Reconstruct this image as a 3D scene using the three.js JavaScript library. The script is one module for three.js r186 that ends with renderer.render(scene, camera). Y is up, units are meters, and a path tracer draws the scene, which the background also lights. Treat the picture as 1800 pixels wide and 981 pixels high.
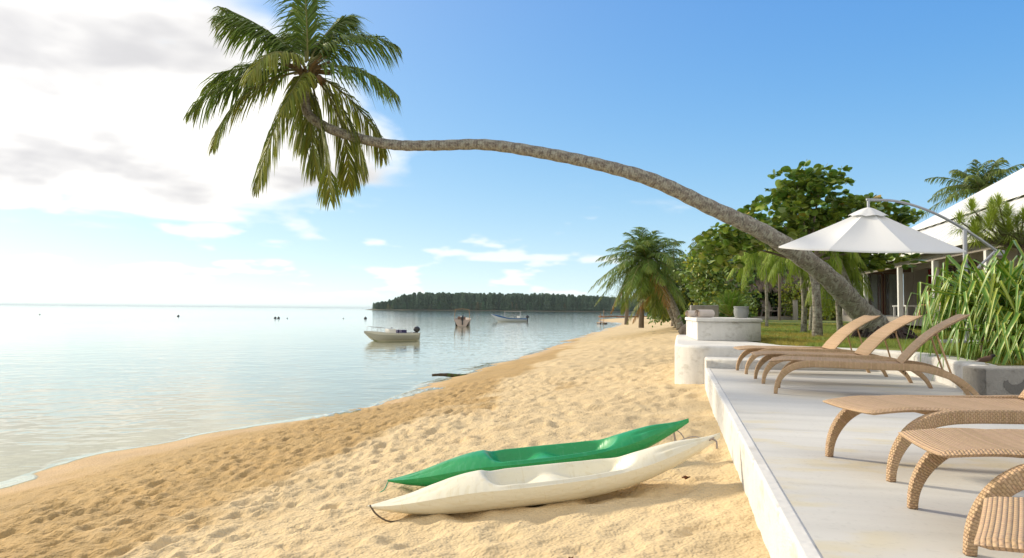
import * as THREE from 'three';
import { RoundedBoxGeometry } from 'three/addons/geometries/RoundedBoxGeometry.js';

// ---------------------------------------------------------------- camera, sky, sun, exposure
const scene = new THREE.Scene();
const renderer = new THREE.WebGLRenderer({ antialias: true });
renderer.toneMapping = THREE.LinearToneMapping;
renderer.toneMappingExposure = 1.3;
renderer.shadowMap.enabled = true;
renderer.shadowMap.type = THREE.PCFSoftShadowMap;

const camera = new THREE.PerspectiveCamera(44.46, 1024 / 558, 0.1, 20000);
camera.position.set(0, 0.88, 0);
camera.rotation.order = 'YXZ';
camera.rotation.set(0.0446, 0, 0.009);

const SUN_AZ = -52, SUN_EL = 25;                       // degrees left of straight ahead, degrees up
const rad = Math.PI / 180;
const sunDir = new THREE.Vector3(Math.sin(SUN_AZ * rad) * Math.cos(SUN_EL * rad), Math.sin(SUN_EL * rad), -Math.cos(SUN_AZ * rad) * Math.cos(SUN_EL * rad));
const sun = new THREE.DirectionalLight(new THREE.Color().setRGB(1, 0.88, 0.68), 3.3);
sun.position.copy(sunDir).multiplyScalar(60);
sun.castShadow = true;
sun.shadow.radius = 11;
sun.shadow.mapSize.set(4096, 4096);
Object.assign(sun.shadow.camera, { left: -30, right: 30, top: 30, bottom: -30, near: 1, far: 160 });
scene.add(sun, sun.target);

// ---------------------------------------------------------------- random numbers and noise
function rng(seed) { let a = seed >>> 0; return () => { a = (a + 0x6D2B79F5) >>> 0; let t = a; t = Math.imul(t ^ (t >>> 15), t | 1); t ^= t + Math.imul(t ^ (t >>> 7), t | 61); return ((t ^ (t >>> 14)) >>> 0) / 4294967296; }; }
const clamp = (x, a = 0, b = 1) => x < a ? a : x > b ? b : x;
const mix = (a, b, t) => a + (b - a) * t;
const sstep = (a, b, x) => { const t = clamp((x - a) / (b - a)); return t * t * (3 - 2 * t); };
const hash2 = (x, y, s) => { let h = Math.imul(x, 374761393) ^ Math.imul(y, 668265263) ^ Math.imul(s, 974634777); h = Math.imul(h ^ (h >>> 13), 1274126177); return ((h ^ (h >>> 16)) >>> 0) / 4294967296; };
function vnoise(x, y, s = 0, per = 0) {                // value noise, 0..1; per: period in cells
  const xi = Math.floor(x), yi = Math.floor(y), fx = x - xi, fy = y - yi;
  const u = fx * fx * fx * (fx * (fx * 6 - 15) + 10), v = fy * fy * fy * (fy * (fy * 6 - 15) + 10);
  let x0 = xi, x1 = xi + 1, y0 = yi, y1 = yi + 1;
  if (per) { x0 = ((x0 % per) + per) % per; x1 = ((x1 % per) + per) % per; y0 = ((y0 % per) + per) % per; y1 = ((y1 % per) + per) % per; }
  const a = hash2(x0, y0, s), b = hash2(x1, y0, s), c = hash2(x0, y1, s), d = hash2(x1, y1, s);
  return a + (b - a) * u + (c - a) * v + (a - b - c + d) * u * v;
}
function fbm(x, y, oct = 4, s = 0, per = 0) {
  let v = 0, a = 0.5, n = 0;
  for (let i = 0; i < oct; i++) { v += a * vnoise(x, y, s + i * 17, per); n += a; a *= 0.5; x *= 2; y *= 2; if (per) per *= 2; }
  return v / n;
}

// ---------------------------------------------------------------- sky: clear air with a bank of sunlit cloud on the sun's side and broken cloud elsewhere, thickened out of view for fill light
function makeSky() {
  const W = 4096, H = 2048, data = new Float32Array(W * H * 4);
  const sx = sunDir.x, sy = sunDir.y, sz = sunDir.z;
  for (let j = 0; j < H; j++) {
    const el = ((j + 0.5) / H - 0.5) * Math.PI, up = Math.max(0, Math.sin(el)), ce = Math.cos(el), elD = el / rad;
    for (let i = 0; i < W; i++) {
      const k = (j * W + i) * 4;
      if (elD < -1.5) { data[k] = 0.20; data[k + 1] = 0.30; data[k + 2] = 0.34; data[k + 3] = 1; continue; }
      const th = ((i + 0.5) / W - 0.5) * 2 * Math.PI, dx = Math.cos(th) * ce, dz = Math.sin(th) * ce, dy = Math.sin(el);
      const az = Math.atan2(dx, -dz) / rad;            // degrees right of straight ahead
      const cs = clamp(dx * sx + dy * sy + dz * sz, -1, 1), g = Math.acos(cs) / rad;
      // air
      let r = 0.030 + 0.58 * Math.exp(-up * 7.4), gg = 0.135 + 0.60 * Math.exp(-up * 4.4), b = 0.35 + 0.40 * Math.exp(-up * 1.4);
      const glow = Math.exp(-g / 21), wide = Math.exp(-g / 48), low = Math.exp(-up * 9);
      r += 0.62 * glow + 0.11 * wide + 0.42 * low * Math.exp(-g / 40); gg += 0.53 * glow + 0.15 * wide + 0.31 * low * Math.exp(-g / 40); b += 0.36 * glow + 0.13 * wide + 0.15 * low * Math.exp(-g / 40);
      // cloud: noise on a layer overhead, so that it flattens towards the horizon
      if (elD > 0.25) {
        const q = 1 / (up + 0.16), px = dx * q, pz = dz * q;
        const wx = fbm(px * 1.4 + 3.1, pz * 1.4, 3, 5) - 0.5, wz = fbm(px * 1.4, pz * 1.4 + 7.7, 3, 9) - 0.5;
        const big = fbm(px * 1.1 + wx * 0.9 + 11.3, pz * 1.1 + wz * 0.9 + 2.4, 3, 21);
        const fine = fbm(px * 3.6 + wx * 1.3, pz * 3.6 + wz * 1.3, 6, 33);
        const bank = 0.52 * sstep(-11, -30, az) * sstep(150, 90, -az) * sstep(3.0, 9.5, elD);
        const rear = 0.40 * sstep(55, 110, Math.abs(az)) + 0.16 * sstep(30, 65, elD);  // unseen cloud behind and overhead, added as fill light
        const puff = 0.21 * Math.exp(-(((az + 16) / 10) ** 2 + ((elD - 13.5) / 7) ** 2));
        const dens = (big - 0.5) * 0.62 + (fine - 0.5) * 0.52 + bank + rear + puff * 1.8 - 0.20 - 0.09 * sstep(-12, 4, az) * sstep(95, 60, az);
        const small = fbm(px * 2.6 + 40, pz * 2.6 + 13, 5, 91), low2 = sstep(0.6, 1.6, elD) * sstep(11, 5, elD);
        const a = Math.max(sstep(0.0, 0.26, dens) * sstep(0.3, 3, elD), 0.6 * low2 * sstep(0.56, 0.68, small + 0.09 * sstep(0, -22, az) - 0.08));
        if (a > 0) {
          const thick = sstep(0.14, 0.78, dens - 0.02 + (fbm(px * 1.7 + 5, pz * 1.7 + 8, 5, 77) - 0.5) * 1.35);
          const lit = 0.82 + 0.46 * Math.exp(-g / 38);
          const cr = lit * mix(1, 0.55, thick), cg = lit * mix(0.98, 0.545, thick), cb = lit * mix(0.94, 0.555, thick);
          r = mix(r, cr, a); gg = mix(gg, cg, a); b = mix(b, cb, a);
        }
      }
      data[k] = r; data[k + 1] = gg; data[k + 2] = b; data[k + 3] = 1;
    }
  }
  const tex = new THREE.DataTexture(data, W, H, THREE.RGBAFormat, THREE.FloatType);
  tex.mapping = THREE.EquirectangularReflectionMapping;
  tex.magFilter = THREE.LinearFilter; tex.minFilter = THREE.LinearFilter;
  tex.needsUpdate = true;
  return tex;
}
const skyTex = makeSky();
scene.background = skyTex;
scene.environment = skyTex;
scene.fog = new THREE.FogExp2(new THREE.Color().setRGB(0.72, 0.85, 0.98), 0.00006);

// ---------------------------------------------------------------- helpers: geometry collector, textures, tagging
const V = (x, y, z) => new THREE.Vector3(x, y, z);
const at = (x, depth, y) => new THREE.Vector3(x, y, -depth);     // metres right of, in front of the camera, and height over the terrace
const UPV = V(0, 1, 0);
class Mesher {                                          // collects triangles for ONE mesh
  constructor() { this.p = []; this.i = []; this.c = []; this.u = []; this.n = 0; }
  v(p, col, u = 0, w = 0) { this.p.push(p.x, p.y, p.z); this.u.push(u, w); this.c.push(col ? col[0] : 1, col ? col[1] : 1, col ? col[2] : 1); return this.n++; }
  tri(a, b, c) { this.i.push(a, b, c); }
  quad(a, b, c, d) { this.i.push(a, b, c, a, c, d); }
  add(g, m, col) {                                      // a three.js geometry, moved by m
    const pos = g.attributes.position, uv = g.attributes.uv, base = this.n, q = V();
    for (let k = 0; k < pos.count; k++) { q.fromBufferAttribute(pos, k); if (m) q.applyMatrix4(m); this.v(q, col, uv ? uv.getX(k) : 0, uv ? uv.getY(k) : 0); }
    if (g.index) for (let k = 0; k < g.index.count; k++) this.i.push(base + g.index.getX(k)); else for (let k = 0; k < pos.count; k++) this.i.push(base + k);
    return this;
  }
  box(x, y, z, sx, sy, sz, ry = 0, col) {               // centre, size
    const bev = Math.min(sx, sy, sz) * 0.12;
    const g = new RoundedBoxGeometry(sx, sy, sz, 1, Math.min(bev, 0.02));
    const m = new THREE.Matrix4().makeRotationY(ry).setPosition(x, y, z);
    return this.add(g, m, col);
  }
  bar(a, b, w, h, col) {                                // a beam of section w x h from a to b
    const d = b.clone().sub(a), L = d.length(); d.normalize();
    let s = V().crossVectors(Math.abs(d.y) > 0.95 ? V(0, 0, 1) : UPV, d).normalize(); const t = V().crossVectors(d, s);
    const m = new THREE.Matrix4().makeBasis(s, t, d).setPosition(a.clone().add(b).multiplyScalar(0.5));
    return this.add(new RoundedBoxGeometry(w, h, L, 1, Math.min(w, h) * 0.12), m, col);
  }
  tube(pts, radii, sides = 8, colf, cap = true, uvScale = 1) {
    const N = pts.length; let ref = null, along = 0; const base = this.n;
    for (let k = 0; k < N; k++) {
      const T = V().subVectors(pts[Math.min(N - 1, k + 1)], pts[Math.max(0, k - 1)]).normalize();
      if (!ref) { ref = Math.abs(T.y) > 0.9 ? V(1, 0, 0) : V(0, 1, 0); }
      const B = V().crossVectors(T, ref).normalize(), Nn = V().crossVectors(B, T).normalize(); ref = Nn;
      const r = Array.isArray(radii) ? radii[k] : radii;
      if (k) along += pts[k].distanceTo(pts[k - 1]);
      for (let s = 0; s <= sides; s++) {
        const a = s / sides * Math.PI * 2, q = V().copy(pts[k]).addScaledVector(Nn, Math.cos(a) * r).addScaledVector(B, Math.sin(a) * r);
        this.v(q, colf ? (typeof colf === 'function' ? colf(k / (N - 1), a, q) : colf) : null, s / sides * Math.max(1, Math.round(2 * Math.PI * r * uvScale * 4) / 4), along * uvScale);
      }
    }
    const S = sides + 1;
    for (let k = 0; k < N - 1; k++) for (let s = 0; s < sides; s++) this.quad(base + k * S + s, base + k * S + s + 1, base + (k + 1) * S + s + 1, base + (k + 1) * S + s);
    if (cap) for (const e of [0, N - 1]) {
      const c = this.v(pts[e], colf && typeof colf !== 'function' ? colf : colf ? colf(e / (N - 1), 0, pts[e]) : null);
      for (let s = 0; s < sides; s++) e ? this.tri(c, base + e * S + s, base + e * S + s + 1) : this.tri(c, base + s + 1, base + s);
    }
    return this;
  }
  geometry() {
    const g = new THREE.BufferGeometry();
    g.setAttribute('position', new THREE.Float32BufferAttribute(this.p, 3));
    g.setAttribute('uv', new THREE.Float32BufferAttribute(this.u, 2));
    g.setAttribute('color', new THREE.Float32BufferAttribute(this.c, 3));
    g.setIndex(this.n > 65535 ? new THREE.Uint32BufferAttribute(this.i, 1) : new THREE.Uint16BufferAttribute(this.i, 1));
    g.computeVertexNormals();
    return g;
  }
  build(name, mat, parent) { return mesh(name, this.geometry(), mat, parent); }
}
const taken = {};
function numbered(name) { const n = taken[name] = (taken[name] ?? -1) + 1; return n ? `${name}_${String(n).padStart(3, '0')}` : name; }
function mesh(name, geo, mat, parent) {
  const m = new THREE.Mesh(geo, mat); m.castShadow = m.receiveShadow = true;
  if (parent) { m.name = name; parent.add(m); } else { m.name = numbered(name); scene.add(m); }
  return m;
}
function tag(o, label, category, group) { o.userData.label = label; o.userData.category = category; if (group) o.userData.group = group; return o; }
function thing(name, label, category, pos, turn = 0, group) {
  const g = new THREE.Group(); g.name = numbered(name); if (pos) g.position.copy(pos); g.rotation.y = turn; scene.add(g); return tag(g, label, category, group);
}
function structure(o, label) { o.userData.kind = 'structure'; if (label) o.userData.label = label; return o; }
function stuff(o, label) { o.userData.kind = 'stuff'; if (label) o.userData.label = label; return o; }

function makeTex(size, fn, { srgb = false, repeat = [1, 1], h = size } = {}) {   // fn(u, v) -> [r,g,b] or number, 0..1
  const d = new Uint8Array(size * h * 4);
  for (let j = 0; j < h; j++) for (let i = 0; i < size; i++) {
    const c = fn(i / size, j / h), k = (j * size + i) * 4;
    if (typeof c === 'number') d[k] = d[k + 1] = d[k + 2] = clamp(c) * 255; else { d[k] = clamp(c[0]) * 255; d[k + 1] = clamp(c[1]) * 255; d[k + 2] = clamp(c[2]) * 255; }
    d[k + 3] = 255;
  }
  const t = new THREE.DataTexture(d, size, h); t.wrapS = t.wrapT = THREE.RepeatWrapping; t.magFilter = THREE.LinearFilter; t.minFilter = THREE.LinearMipmapLinearFilter; t.generateMipmaps = true;
  if (srgb) t.colorSpace = THREE.SRGBColorSpace; t.repeat.set(...repeat); t.needsUpdate = true; return t;
}
const toS = (x) => x <= 0.0031308 ? x * 12.92 : 1.055 * Math.pow(x, 1 / 2.4) - 0.055;
const lin = (r, g, b) => new THREE.Color().setRGB(r, g, b);
const std = (o) => new THREE.MeshStandardMaterial(o);
const phys = (o) => new THREE.MeshPhysicalMaterial(o);

// ---------------------------------------------------------------- the beach, the sea bed and the water
// the terrace wall runs along X = 0.484 + 0.24 * depth; beach distance d is measured from it towards the sea
const WATER = -1.22, wallX = (z) => 0.484 + 0.24 * z;
const U = V(0.2334, 0, -0.9724), R = V(0.9724, 0, 0.2334);        // along the wall away from the camera; square to it, inland
const shore = [[-40, 8.6], [0, 8.5], [8, 8.3], [9.6, 8.45], [11, 8.1], [12.35, 7.4], [14.6, 6.95], [17, 7.2], [20, 7.45], [25, 7.5], [29, 7.2], [38, 7.3], [46, 7.9], [70, 8.2], [95, 8.7], [104, 8.6], [116, 10.5], [130, 14], [150, 16.8], [166, 17.2], [176, 13], [190, 0], [230, -60], [400, -400]];
function shoreAt(z) { if (z <= shore[0][0]) return shore[0][1]; for (let k = 1; k < shore.length; k++) if (z < shore[k][0]) { const a = shore[k - 1], b = shore[k], t = (z - a[0]) / (b[0] - a[0]); return mix(a[1], b[1], t * t * (3 - 2 * t)); } return -400; }
const pits = new Map();
{
  const R0 = rng(41);
  const put = (X, z, r, el, ang, dep) => { const key = Math.floor(X * 2) + ',' + Math.floor(z * 2); (pits.get(key) ?? pits.set(key, []).get(key)).push([X, z, r, el, Math.cos(ang), Math.sin(ang), dep]); };
  for (let k = 0; k < 5200; k++) {                     // footprints and scuffs
    const z = 1.5 + 15.5 * Math.pow(R0(), 0.75), d = 0.1 + 7.0 * R0(), X = wallX(z) - d / 0.972;
    const dry = d < 3.2 + (R0() - 0.5) * 1.5;
    put(X, z, dry ? 0.05 + 0.08 * R0() : 0.035 + 0.06 * R0(), 1.2 + 1.3 * R0(), (R0() - 0.5) * 2.2 + 1.3, (dry ? 0.005 + 0.012 * R0() : 0.004 + 0.016 * R0() * (d < 6 ? 1 : 0.4)));
  }
  for (let k = 0; k < 5200; k++) { const z = 2.5 + 13 * Math.pow(R0(), 0.8), d = 2.6 + 3.9 * R0(), X = wallX(z) - d / 0.972; put(X, z, 0.025 + 0.035 * R0(), 1.2 + 1.4 * R0(), (R0() - 0.5) * 2.6 + 1.3, 0.005 + 0.011 * R0()); }
  for (let k = 0; k < 3200; k++) { const z = 16 + 26 * Math.pow(R0(), 0.9), d = 0.1 + 6 * R0(), X = wallX(z) - d / 0.972; put(X, z, 0.10 + 0.10 * R0(), 1.2 + 1.1 * R0(), (R0() - 0.5) * 2.2 + 1.3, d < 4.5 ? 0.007 + 0.012 * R0() : 0.006); }
  for (let tr = 0; tr < 9; tr++) {                     // walked trails along the beach
    let d = 1.2 + 5 * R0(), z = 2; const drift = (R0() - 0.5) * 0.12;
    while (z < 17) { z += 0.36 + 0.1 * R0(); d += drift + (R0() - 0.5) * 0.1; if (d < 0.4 || d > 6.8) break; put(wallX(z) - d / 0.972 + (Math.floor(z * 3) % 2 ? 0.09 : -0.09), z, 0.075, 1.9, 1.35, 0.02); }
  }
}
function sandY(X, z, fine = true) {
  const d = (wallX(z) - X) * 0.972, s = shoreAt(z);
  let y;
  if (s < 2) y = d < s ? -0.4 - 0.82 * clamp((d + 30) / (s + 30)) : WATER - 0.03 * (d - s);
  else if (d <= 0) y = -0.30 + 0.02 * Math.min(-d, 12);
  else if (d < s) { const t = d / s; y = -0.30 - 0.92 * (0.82 * t + 0.18 * t * t); }
  else { const e = d - s; y = WATER - (e < 6 ? 0.075 * e : e < 60 ? 0.45 + 0.028 * (e - 6) : 1.96 + 0.01 * Math.min(e - 60, 200)); }
  if (z > 15 && d < 3) y += 0.1 * sstep(15, 30, z) * sstep(3, 0, d);
  y += (fbm(X * 0.22, z * 0.22, 2, 3) - 0.5) * 0.16 * sstep(0, 1.5, Math.abs(d - s)) * (d < s ? 1 : 0.5) + (fbm(X * 0.55 + 9, z * 0.55, 2, 8) - 0.5) * 0.05;
  if (z < 140) y += (fbm(X * 0.42 + 4, z * 0.42, 3, 19) - 0.5) * 0.075 * sstep(2.2, 0.3, Math.abs(d - s));
  if (fine && z > 0.5 && d > -2) {
    const far = sstep(130, 18, z), dryness = sstep(5.4, 2.2, d);
    if (z < 120) y += (fbm(X * 2.4, z * 2.4, 3, 51) - 0.5) * mix(0.008, 0.028, dryness) * far * sstep(s + 0.3, s - 1.4, d);
    if (z < 60) y += (fbm(X * 7, z * 7, 2, 63) - 0.5) * mix(0.004, 0.014, dryness) * far * sstep(s, s - 1.2, d);
    if (z < 43) {
      const ci = Math.floor(X * 2), cj = Math.floor(z * 2);
      for (let a = -1; a <= 1; a++) for (let b = -1; b <= 1; b++) {
        const L = pits.get((ci + a) + ',' + (cj + b)); if (!L) continue;
        for (const [px, pz, r, el, ca, sa, dep] of L) {
          const ex = X - px, ez = z - pz, u = (ex * ca + ez * sa) / (r * el), v = (-ex * sa + ez * ca) / r, q = u * u + v * v;
          if (q < 5) y += -dep * Math.exp(-q * 1.5) + dep * 0.42 * Math.exp(-((Math.sqrt(q) - 1.35) ** 2) * 7);
        }
      }
    }
  }
  return y;
}
const sandBump = makeTex(512, (u, v) => 0.5 * fbm(u * 90, v * 90, 2, 4, 90) + 0.3 * fbm(u * 24, v * 24, 3, 14, 24) + 0.2 * vnoise(u * 250, v * 250, 2, 250));
const sandMap = makeTex(512, (u, v) => { const k = 0.80 + 0.17 * fbm(u * 6, v * 6, 4, 23, 6) + 0.10 * (vnoise(u * 250, v * 250, 31, 250) - 0.3); const w = fbm(u * 4, v * 4, 3, 29, 4) * 0.04; return [toS(k), toS(k * (0.99 - w)), toS(k * (0.97 - 2 * w))]; }, { srgb: true });
const sandMat = std({ vertexColors: true, roughness: 0.95, map: sandMap, bumpMap: sandBump, bumpScale: 0.02 });
{
  const rows = [-40, -20, -10, -5, -2, 0, 0.7]; for (let z = 1.3; z < 260; z *= 1.0078) rows.push(z); for (let z = 270; z < 11000; z *= 1.15) rows.push(z);
  const C = 430, E = 26, total = C + E, P = [], Cc = [], Uv = [], I = [];
  rows.forEach((z, j) => {
    const zz = Math.max(z, 3), l = -0.86 * zz - 3, r = wallX(z) + 0.5;
    for (let i = 0; i < total; i++) {
      const X = i < C ? mix(l, r, i / (C - 1)) : r + (i - C + 1) ** 1.5 * 0.3 * (1 + z / 60);
      const y = sandY(X, z), d = (wallX(z) - X) * 0.972, s = shoreAt(z);
      // dry sand is pale, damp sand below the last tide is darker and more orange; the boundary is ragged
      const edge = 3.6 + (fbm(X * 0.8, z * 0.5, 4, 71) - 0.5) * 3.4 + (z > 12 ? 0.08 * (z - 12) : 0) + sstep(20, 60, z) * 1;
      const damp = sstep(edge - 0.35, edge + 0.5, d) * sstep(250, 150, z);
      const blotch = fbm(X * 1.7, z * 1.7, 4, 83);
      const swash = sstep(s - 1.5 + (blotch - 0.5) * 1.2, s - 0.5 + (blotch - 0.5) * 1.2, d);   // sheen of the water film, painted paler into the sand colour
      let cr = mix(0.70, 0.50, damp), cg = mix(0.545, 0.335, damp), cb = mix(0.315, 0.135, damp);
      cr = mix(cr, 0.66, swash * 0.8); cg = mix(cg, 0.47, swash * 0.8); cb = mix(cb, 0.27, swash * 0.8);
      const k = 0.90 + 0.2 * blotch;
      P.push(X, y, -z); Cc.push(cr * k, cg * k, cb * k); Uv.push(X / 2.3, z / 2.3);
    }
    if (j) for (let i = 0; i < total - 1; i++) { const a = (j - 1) * total + i, b = j * total + i; I.push(a, a + 1, b + 1, a, b + 1, b); }
  });
  const g = new THREE.BufferGeometry();
  g.setAttribute('position', new THREE.Float32BufferAttribute(P, 3)); g.setAttribute('color', new THREE.Float32BufferAttribute(Cc, 3)); g.setAttribute('uv', new THREE.Float32BufferAttribute(Uv, 2));
  g.setIndex(I); g.computeVertexNormals();
  structure(mesh('beach', g, sandMat), 'golden sand beach full of footprints, sloping into the lagoon');
}
const waterMat = phys({ color: lin(0.80, 0.94, 0.99), roughness: 0.03, metalness: 0, transmission: 1, thickness: 0, ior: 1.333, bumpMap: makeTex(512, (u, v) => 0.6 * fbm(u * 9, v * 14, 3, 701, 126) + 0.4 * fbm(u * 30, v * 40, 2, 711, 120)), bumpScale: 0.016 });
{
  const rows = [-60, -30, -10, -3, 0, 1.5]; for (let z = 2.5; z < 420; z *= 1.0085) rows.push(z); for (let z = 440; z < 11000; z *= 1.12) rows.push(z);
  const C = 460, P = [], Uv = [], I = [];
  rows.forEach((z, j) => {
    const zz = Math.max(z, 4), l = -1.0 * zz - 5, r = z > 160 ? wallX(z) + 0.5 * z : wallX(z) - shoreAt(z) + 1.6;
    const step = zz * 0.0085;
    for (let i = 0; i < C; i++) {
      const X = mix(l, r, i / (C - 1)), d = (wallX(z) - X) * 0.972, s = shoreAt(z), shallow = sstep(s - 0.2, s + 2.5, d);
      let y = 0; const w = fbm(X * 0.5, z * 0.5, 2, 7), calm = 0.35 + 0.9 * fbm(X * 0.05, z * 0.09, 2, 17);
      const add = (f, amp, sd, sk) => { const lam = 1 / f, k = clamp((lam / step - 2.2) / 4); if (k > 0) y += k * amp * (vnoise(X * f * 0.8 + w * 0.8, z * f * sk + w, sd) - 0.5); };
      add(0.35, 0.022, 1, 1.3); add(0.9, 0.014, 2, 1.5); add(2.2, 0.010, 3, 1.5); add(5, 0.0075, 4, 1.4); add(11, 0.0032, 5, 1.3); add(21, 0.0014, 6, 1.2);
      let Y = WATER + y * 0.42 * calm * mix(0.3, 1, shallow);
      if (z > 1 && z < 120 && d < s + 0.9) {            // the last wave's thin film of water, running up the sand in lobes
        const reach = 0.12 + 3.4 * Math.max(0, fbm(X * 0.35 + z * 0.55, z * 0.30, 3, 29) - 0.40);
        if (d > s - reach) Y = Math.max(Y, sandY(X, z) + 0.005);
      }
      P.push(X, Y, -z); Uv.push(X / 9, z / 9);
    }
    if (j) for (let i = 0; i < C - 1; i++) { const a = (j - 1) * C + i, b = j * C + i; I.push(a, a + 1, b + 1, a, b + 1, b); }
  });
  const g = new THREE.BufferGeometry();
  g.setAttribute('position', new THREE.Float32BufferAttribute(P, 3)); g.setAttribute('uv', new THREE.Float32BufferAttribute(Uv, 2)); g.setIndex(I); g.computeVertexNormals();
  structure(mesh('lagoon_water', g, waterMat), 'calm pale blue lagoon water rippling onto the sand');
}

// ---------------------------------------------------------------- terrace, steps and low walls (white-washed concrete)
const plasterMap = makeTex(1024, (u, v) => {
  const a = fbm(u * 5, v * 5, 5, 101, 5), st = fbm(u * 26, v * 3, 4, 111, 3 * 26), dirt = sstep(0.58, 0.86, fbm(u * 5, v * 9, 6, 121, 45)) * sstep(0.4, 0.6, fbm(u * 3, v * 3, 3, 127, 3)), fleck = sstep(0.72, 0.85, fbm(u * 60, v * 60, 2, 131, 60));
  let k = 0.70 + 0.10 * (a - 0.5) + 0.08 * (st - 0.5); k *= 1 - 0.28 * dirt - 0.06 * fleck; return [toS(k), toS(k * (0.975 - 0.02 * dirt)), toS(k * (0.925 - 0.05 * dirt))];
}, { srgb: true });
const plasterBump = makeTex(512, (u, v) => 0.6 * fbm(u * 16, v * 16, 5, 141, 16) + 0.4 * vnoise(u * 150, v * 150, 5, 150));
const plasterMat = std({ map: plasterMap, bumpMap: plasterBump, bumpScale: 0.006, roughness: 0.9 });
const deckMap = makeTex(2048, (u, v) => {              // trowelled floor, streaks run across the terrace; u across, v along, 12 m
  const s1 = fbm(u * 3, v * 70, 5, 201), s2 = fbm(u * 9, v * 190, 3, 211), a = fbm(u * 7, v * 7, 5, 221), yel = 0.6 * sstep(0.56, 0.76, fbm(u * 26 + 3, v * 60, 5, 231)) * sstep(0.50, 0.64, fbm(u * 7 + 4, v * 8, 3, 241));
  const dark = sstep(0.58, 0.82, fbm(u * 7 + 2, v * 30, 5, 251)), sp = sstep(0.80, 0.9, vnoise(u * 700, v * 700, 9));
  let k = 0.60 + 0.075 * (s1 - 0.5) + 0.05 * (s2 - 0.5) + 0.14 * (a - 0.5) - 0.10 * dark - 0.04 * sp;
  return [toS(k * (1 + 0.04 * yel)), toS(k * (0.97 - 0.06 * yel)), toS(k * (0.895 - 0.30 * yel))];
}, { srgb: true });
const deckBump = makeTex(1024, (u, v) => 0.55 * fbm(u * 4, v * 110, 4, 261) + 0.45 * fbm(u * 60, v * 60, 3, 271));
const deckMat = std({ map: deckMap, bumpMap: deckBump, bumpScale: 0.0035, roughness: 0.78 });

// a slab from a plan outline [X, depth], with a softened upper edge; uv in metres / 12 across and along the wall
function slab(name, outline, y0, y1, mat, parent, soft = 0.02, uvDiv = 12) {
  const m = new Mesher(), n = outline.length, pts = outline.map(([x, z]) => V(x, 0, -z));
  let area = 0; for (let k = 0; k < n; k++) { const a = pts[k], b = pts[(k + 1) % n]; area += a.x * b.z - b.x * a.z; }
  if (area > 0) pts.reverse();
  const inset = pts.map((p, k) => { const a = pts[(k + n - 1) % n], b = pts[(k + 1) % n]; const e1 = p.clone().sub(a).normalize(), e2 = b.clone().sub(p).normalize(); const n1 = V(-e1.z, 0, e1.x), n2 = V(-e2.z, 0, e2.x), q = n1.add(n2); const l = q.length(); return q.multiplyScalar(-1 / Math.max(0.5, l * l / 2)); });
  const sgn = (() => { const c = pts.reduce((s, p) => s.add(p), V()).multiplyScalar(1 / n); return 1; })();
  const rings = [[y0, 0], [y1 - soft, 0], [y1 - soft * 0.3, soft * 0.3], [y1, soft]];
  const uvTop = (p) => [p.dot(R) / uvDiv, p.dot(U) / uvDiv];
  let base = [], len = 0;
  for (const [y, ins] of rings) {
    const row = []; len = 0;
    for (let k = 0; k <= n; k++) { const q = pts[k % n].clone().addScaledVector(inset[k % n], -ins * sgn * -1); q.y = y; if (k) len += pts[k % n].distanceTo(pts[k - 1]); row.push(m.v(q, null, len / uvDiv * 4, y / uvDiv * 4)); }
    base.push(row);
  }
  for (let j = 0; j < rings.length - 1; j++) for (let k = 0; k < n; k++) m.quad(base[j][k], base[j + 1][k], base[j + 1][k + 1], base[j][k + 1]);
  const shape = pts.map((p, k) => { const q = p.clone().addScaledVector(inset[k], soft); return new THREE.Vector2(q.x, q.z); });
  const tris = THREE.ShapeUtils.triangulateShape(shape, []), top = shape.map((q) => { const p = V(q.x, y1, q.y); return m.v(p, null, ...uvTop(p)); });
  for (const [a, b, c] of tris) { const A = shape[a], B = shape[b], C = shape[c]; ((B.x - A.x) * (C.y - A.y) - (B.y - A.y) * (C.x - A.x)) < 0 ? m.tri(top[a], top[b], top[c]) : m.tri(top[a], top[c], top[b]); }
  return m.build(name, mat, parent);
}
{
  const o = [[wallX(-8), -8], [wallX(10.62), 10.62], [5.75, 10.2], [5.85, 9.3], [5.3, 7.3], [9, 7.6], [9, -8]];
  const floor = slab('terrace', o, -0.9, 0, deckMat, null, 0.025);
  structure(floor, 'pale grey trowelled concrete terrace with yellow stains');
  slab('edge_rim', [[wallX(-8) - 0.035, -8], [wallX(10.6) - 0.035, 10.6], [wallX(10.6) + 0.05, 10.6], [wallX(-8) + 0.05, -8]], -0.9, 0.006, plasterMat, floor, 0.018, 4);
  slab('terrace_step', [[wallX(10.66) - 0.02, 10.62], [wallX(11.4), 11.5], [5.6, 11.2], [5.5, 10.36], [4.2, 10.5]], -0.6, 0.145, plasterMat, floor, 0.03, 4);
}
const seaWallOutline = [[2.80, 11.75], [2.83, 11.50], [2.92, 11.30], [3.06, 11.17], [3.24, 11.10], [3.6, 11.12], [4.2, 11.10], [4.8, 10.92], [5.35, 10.5], [5.62, 10.0], [5.62, 9.5], [5.45, 8.7], [5.06, 7.50], [5.40, 7.56], [5.85, 8.9], [5.98, 9.6], [5.95, 10.1], [5.62, 10.75], [5.05, 11.28], [4.6, 11.6], [4.5, 13.9], [5.0, 16.2], [3.95, 16.4], [3.35, 14.0]];
const seaWall = slab('garden_wall', seaWallOutline, -0.9, 0.315, plasterMat, null, 0.045, 4);
tag(seaWall, 'curving low white plastered wall between the terrace and the lawn', 'wall');
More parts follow.
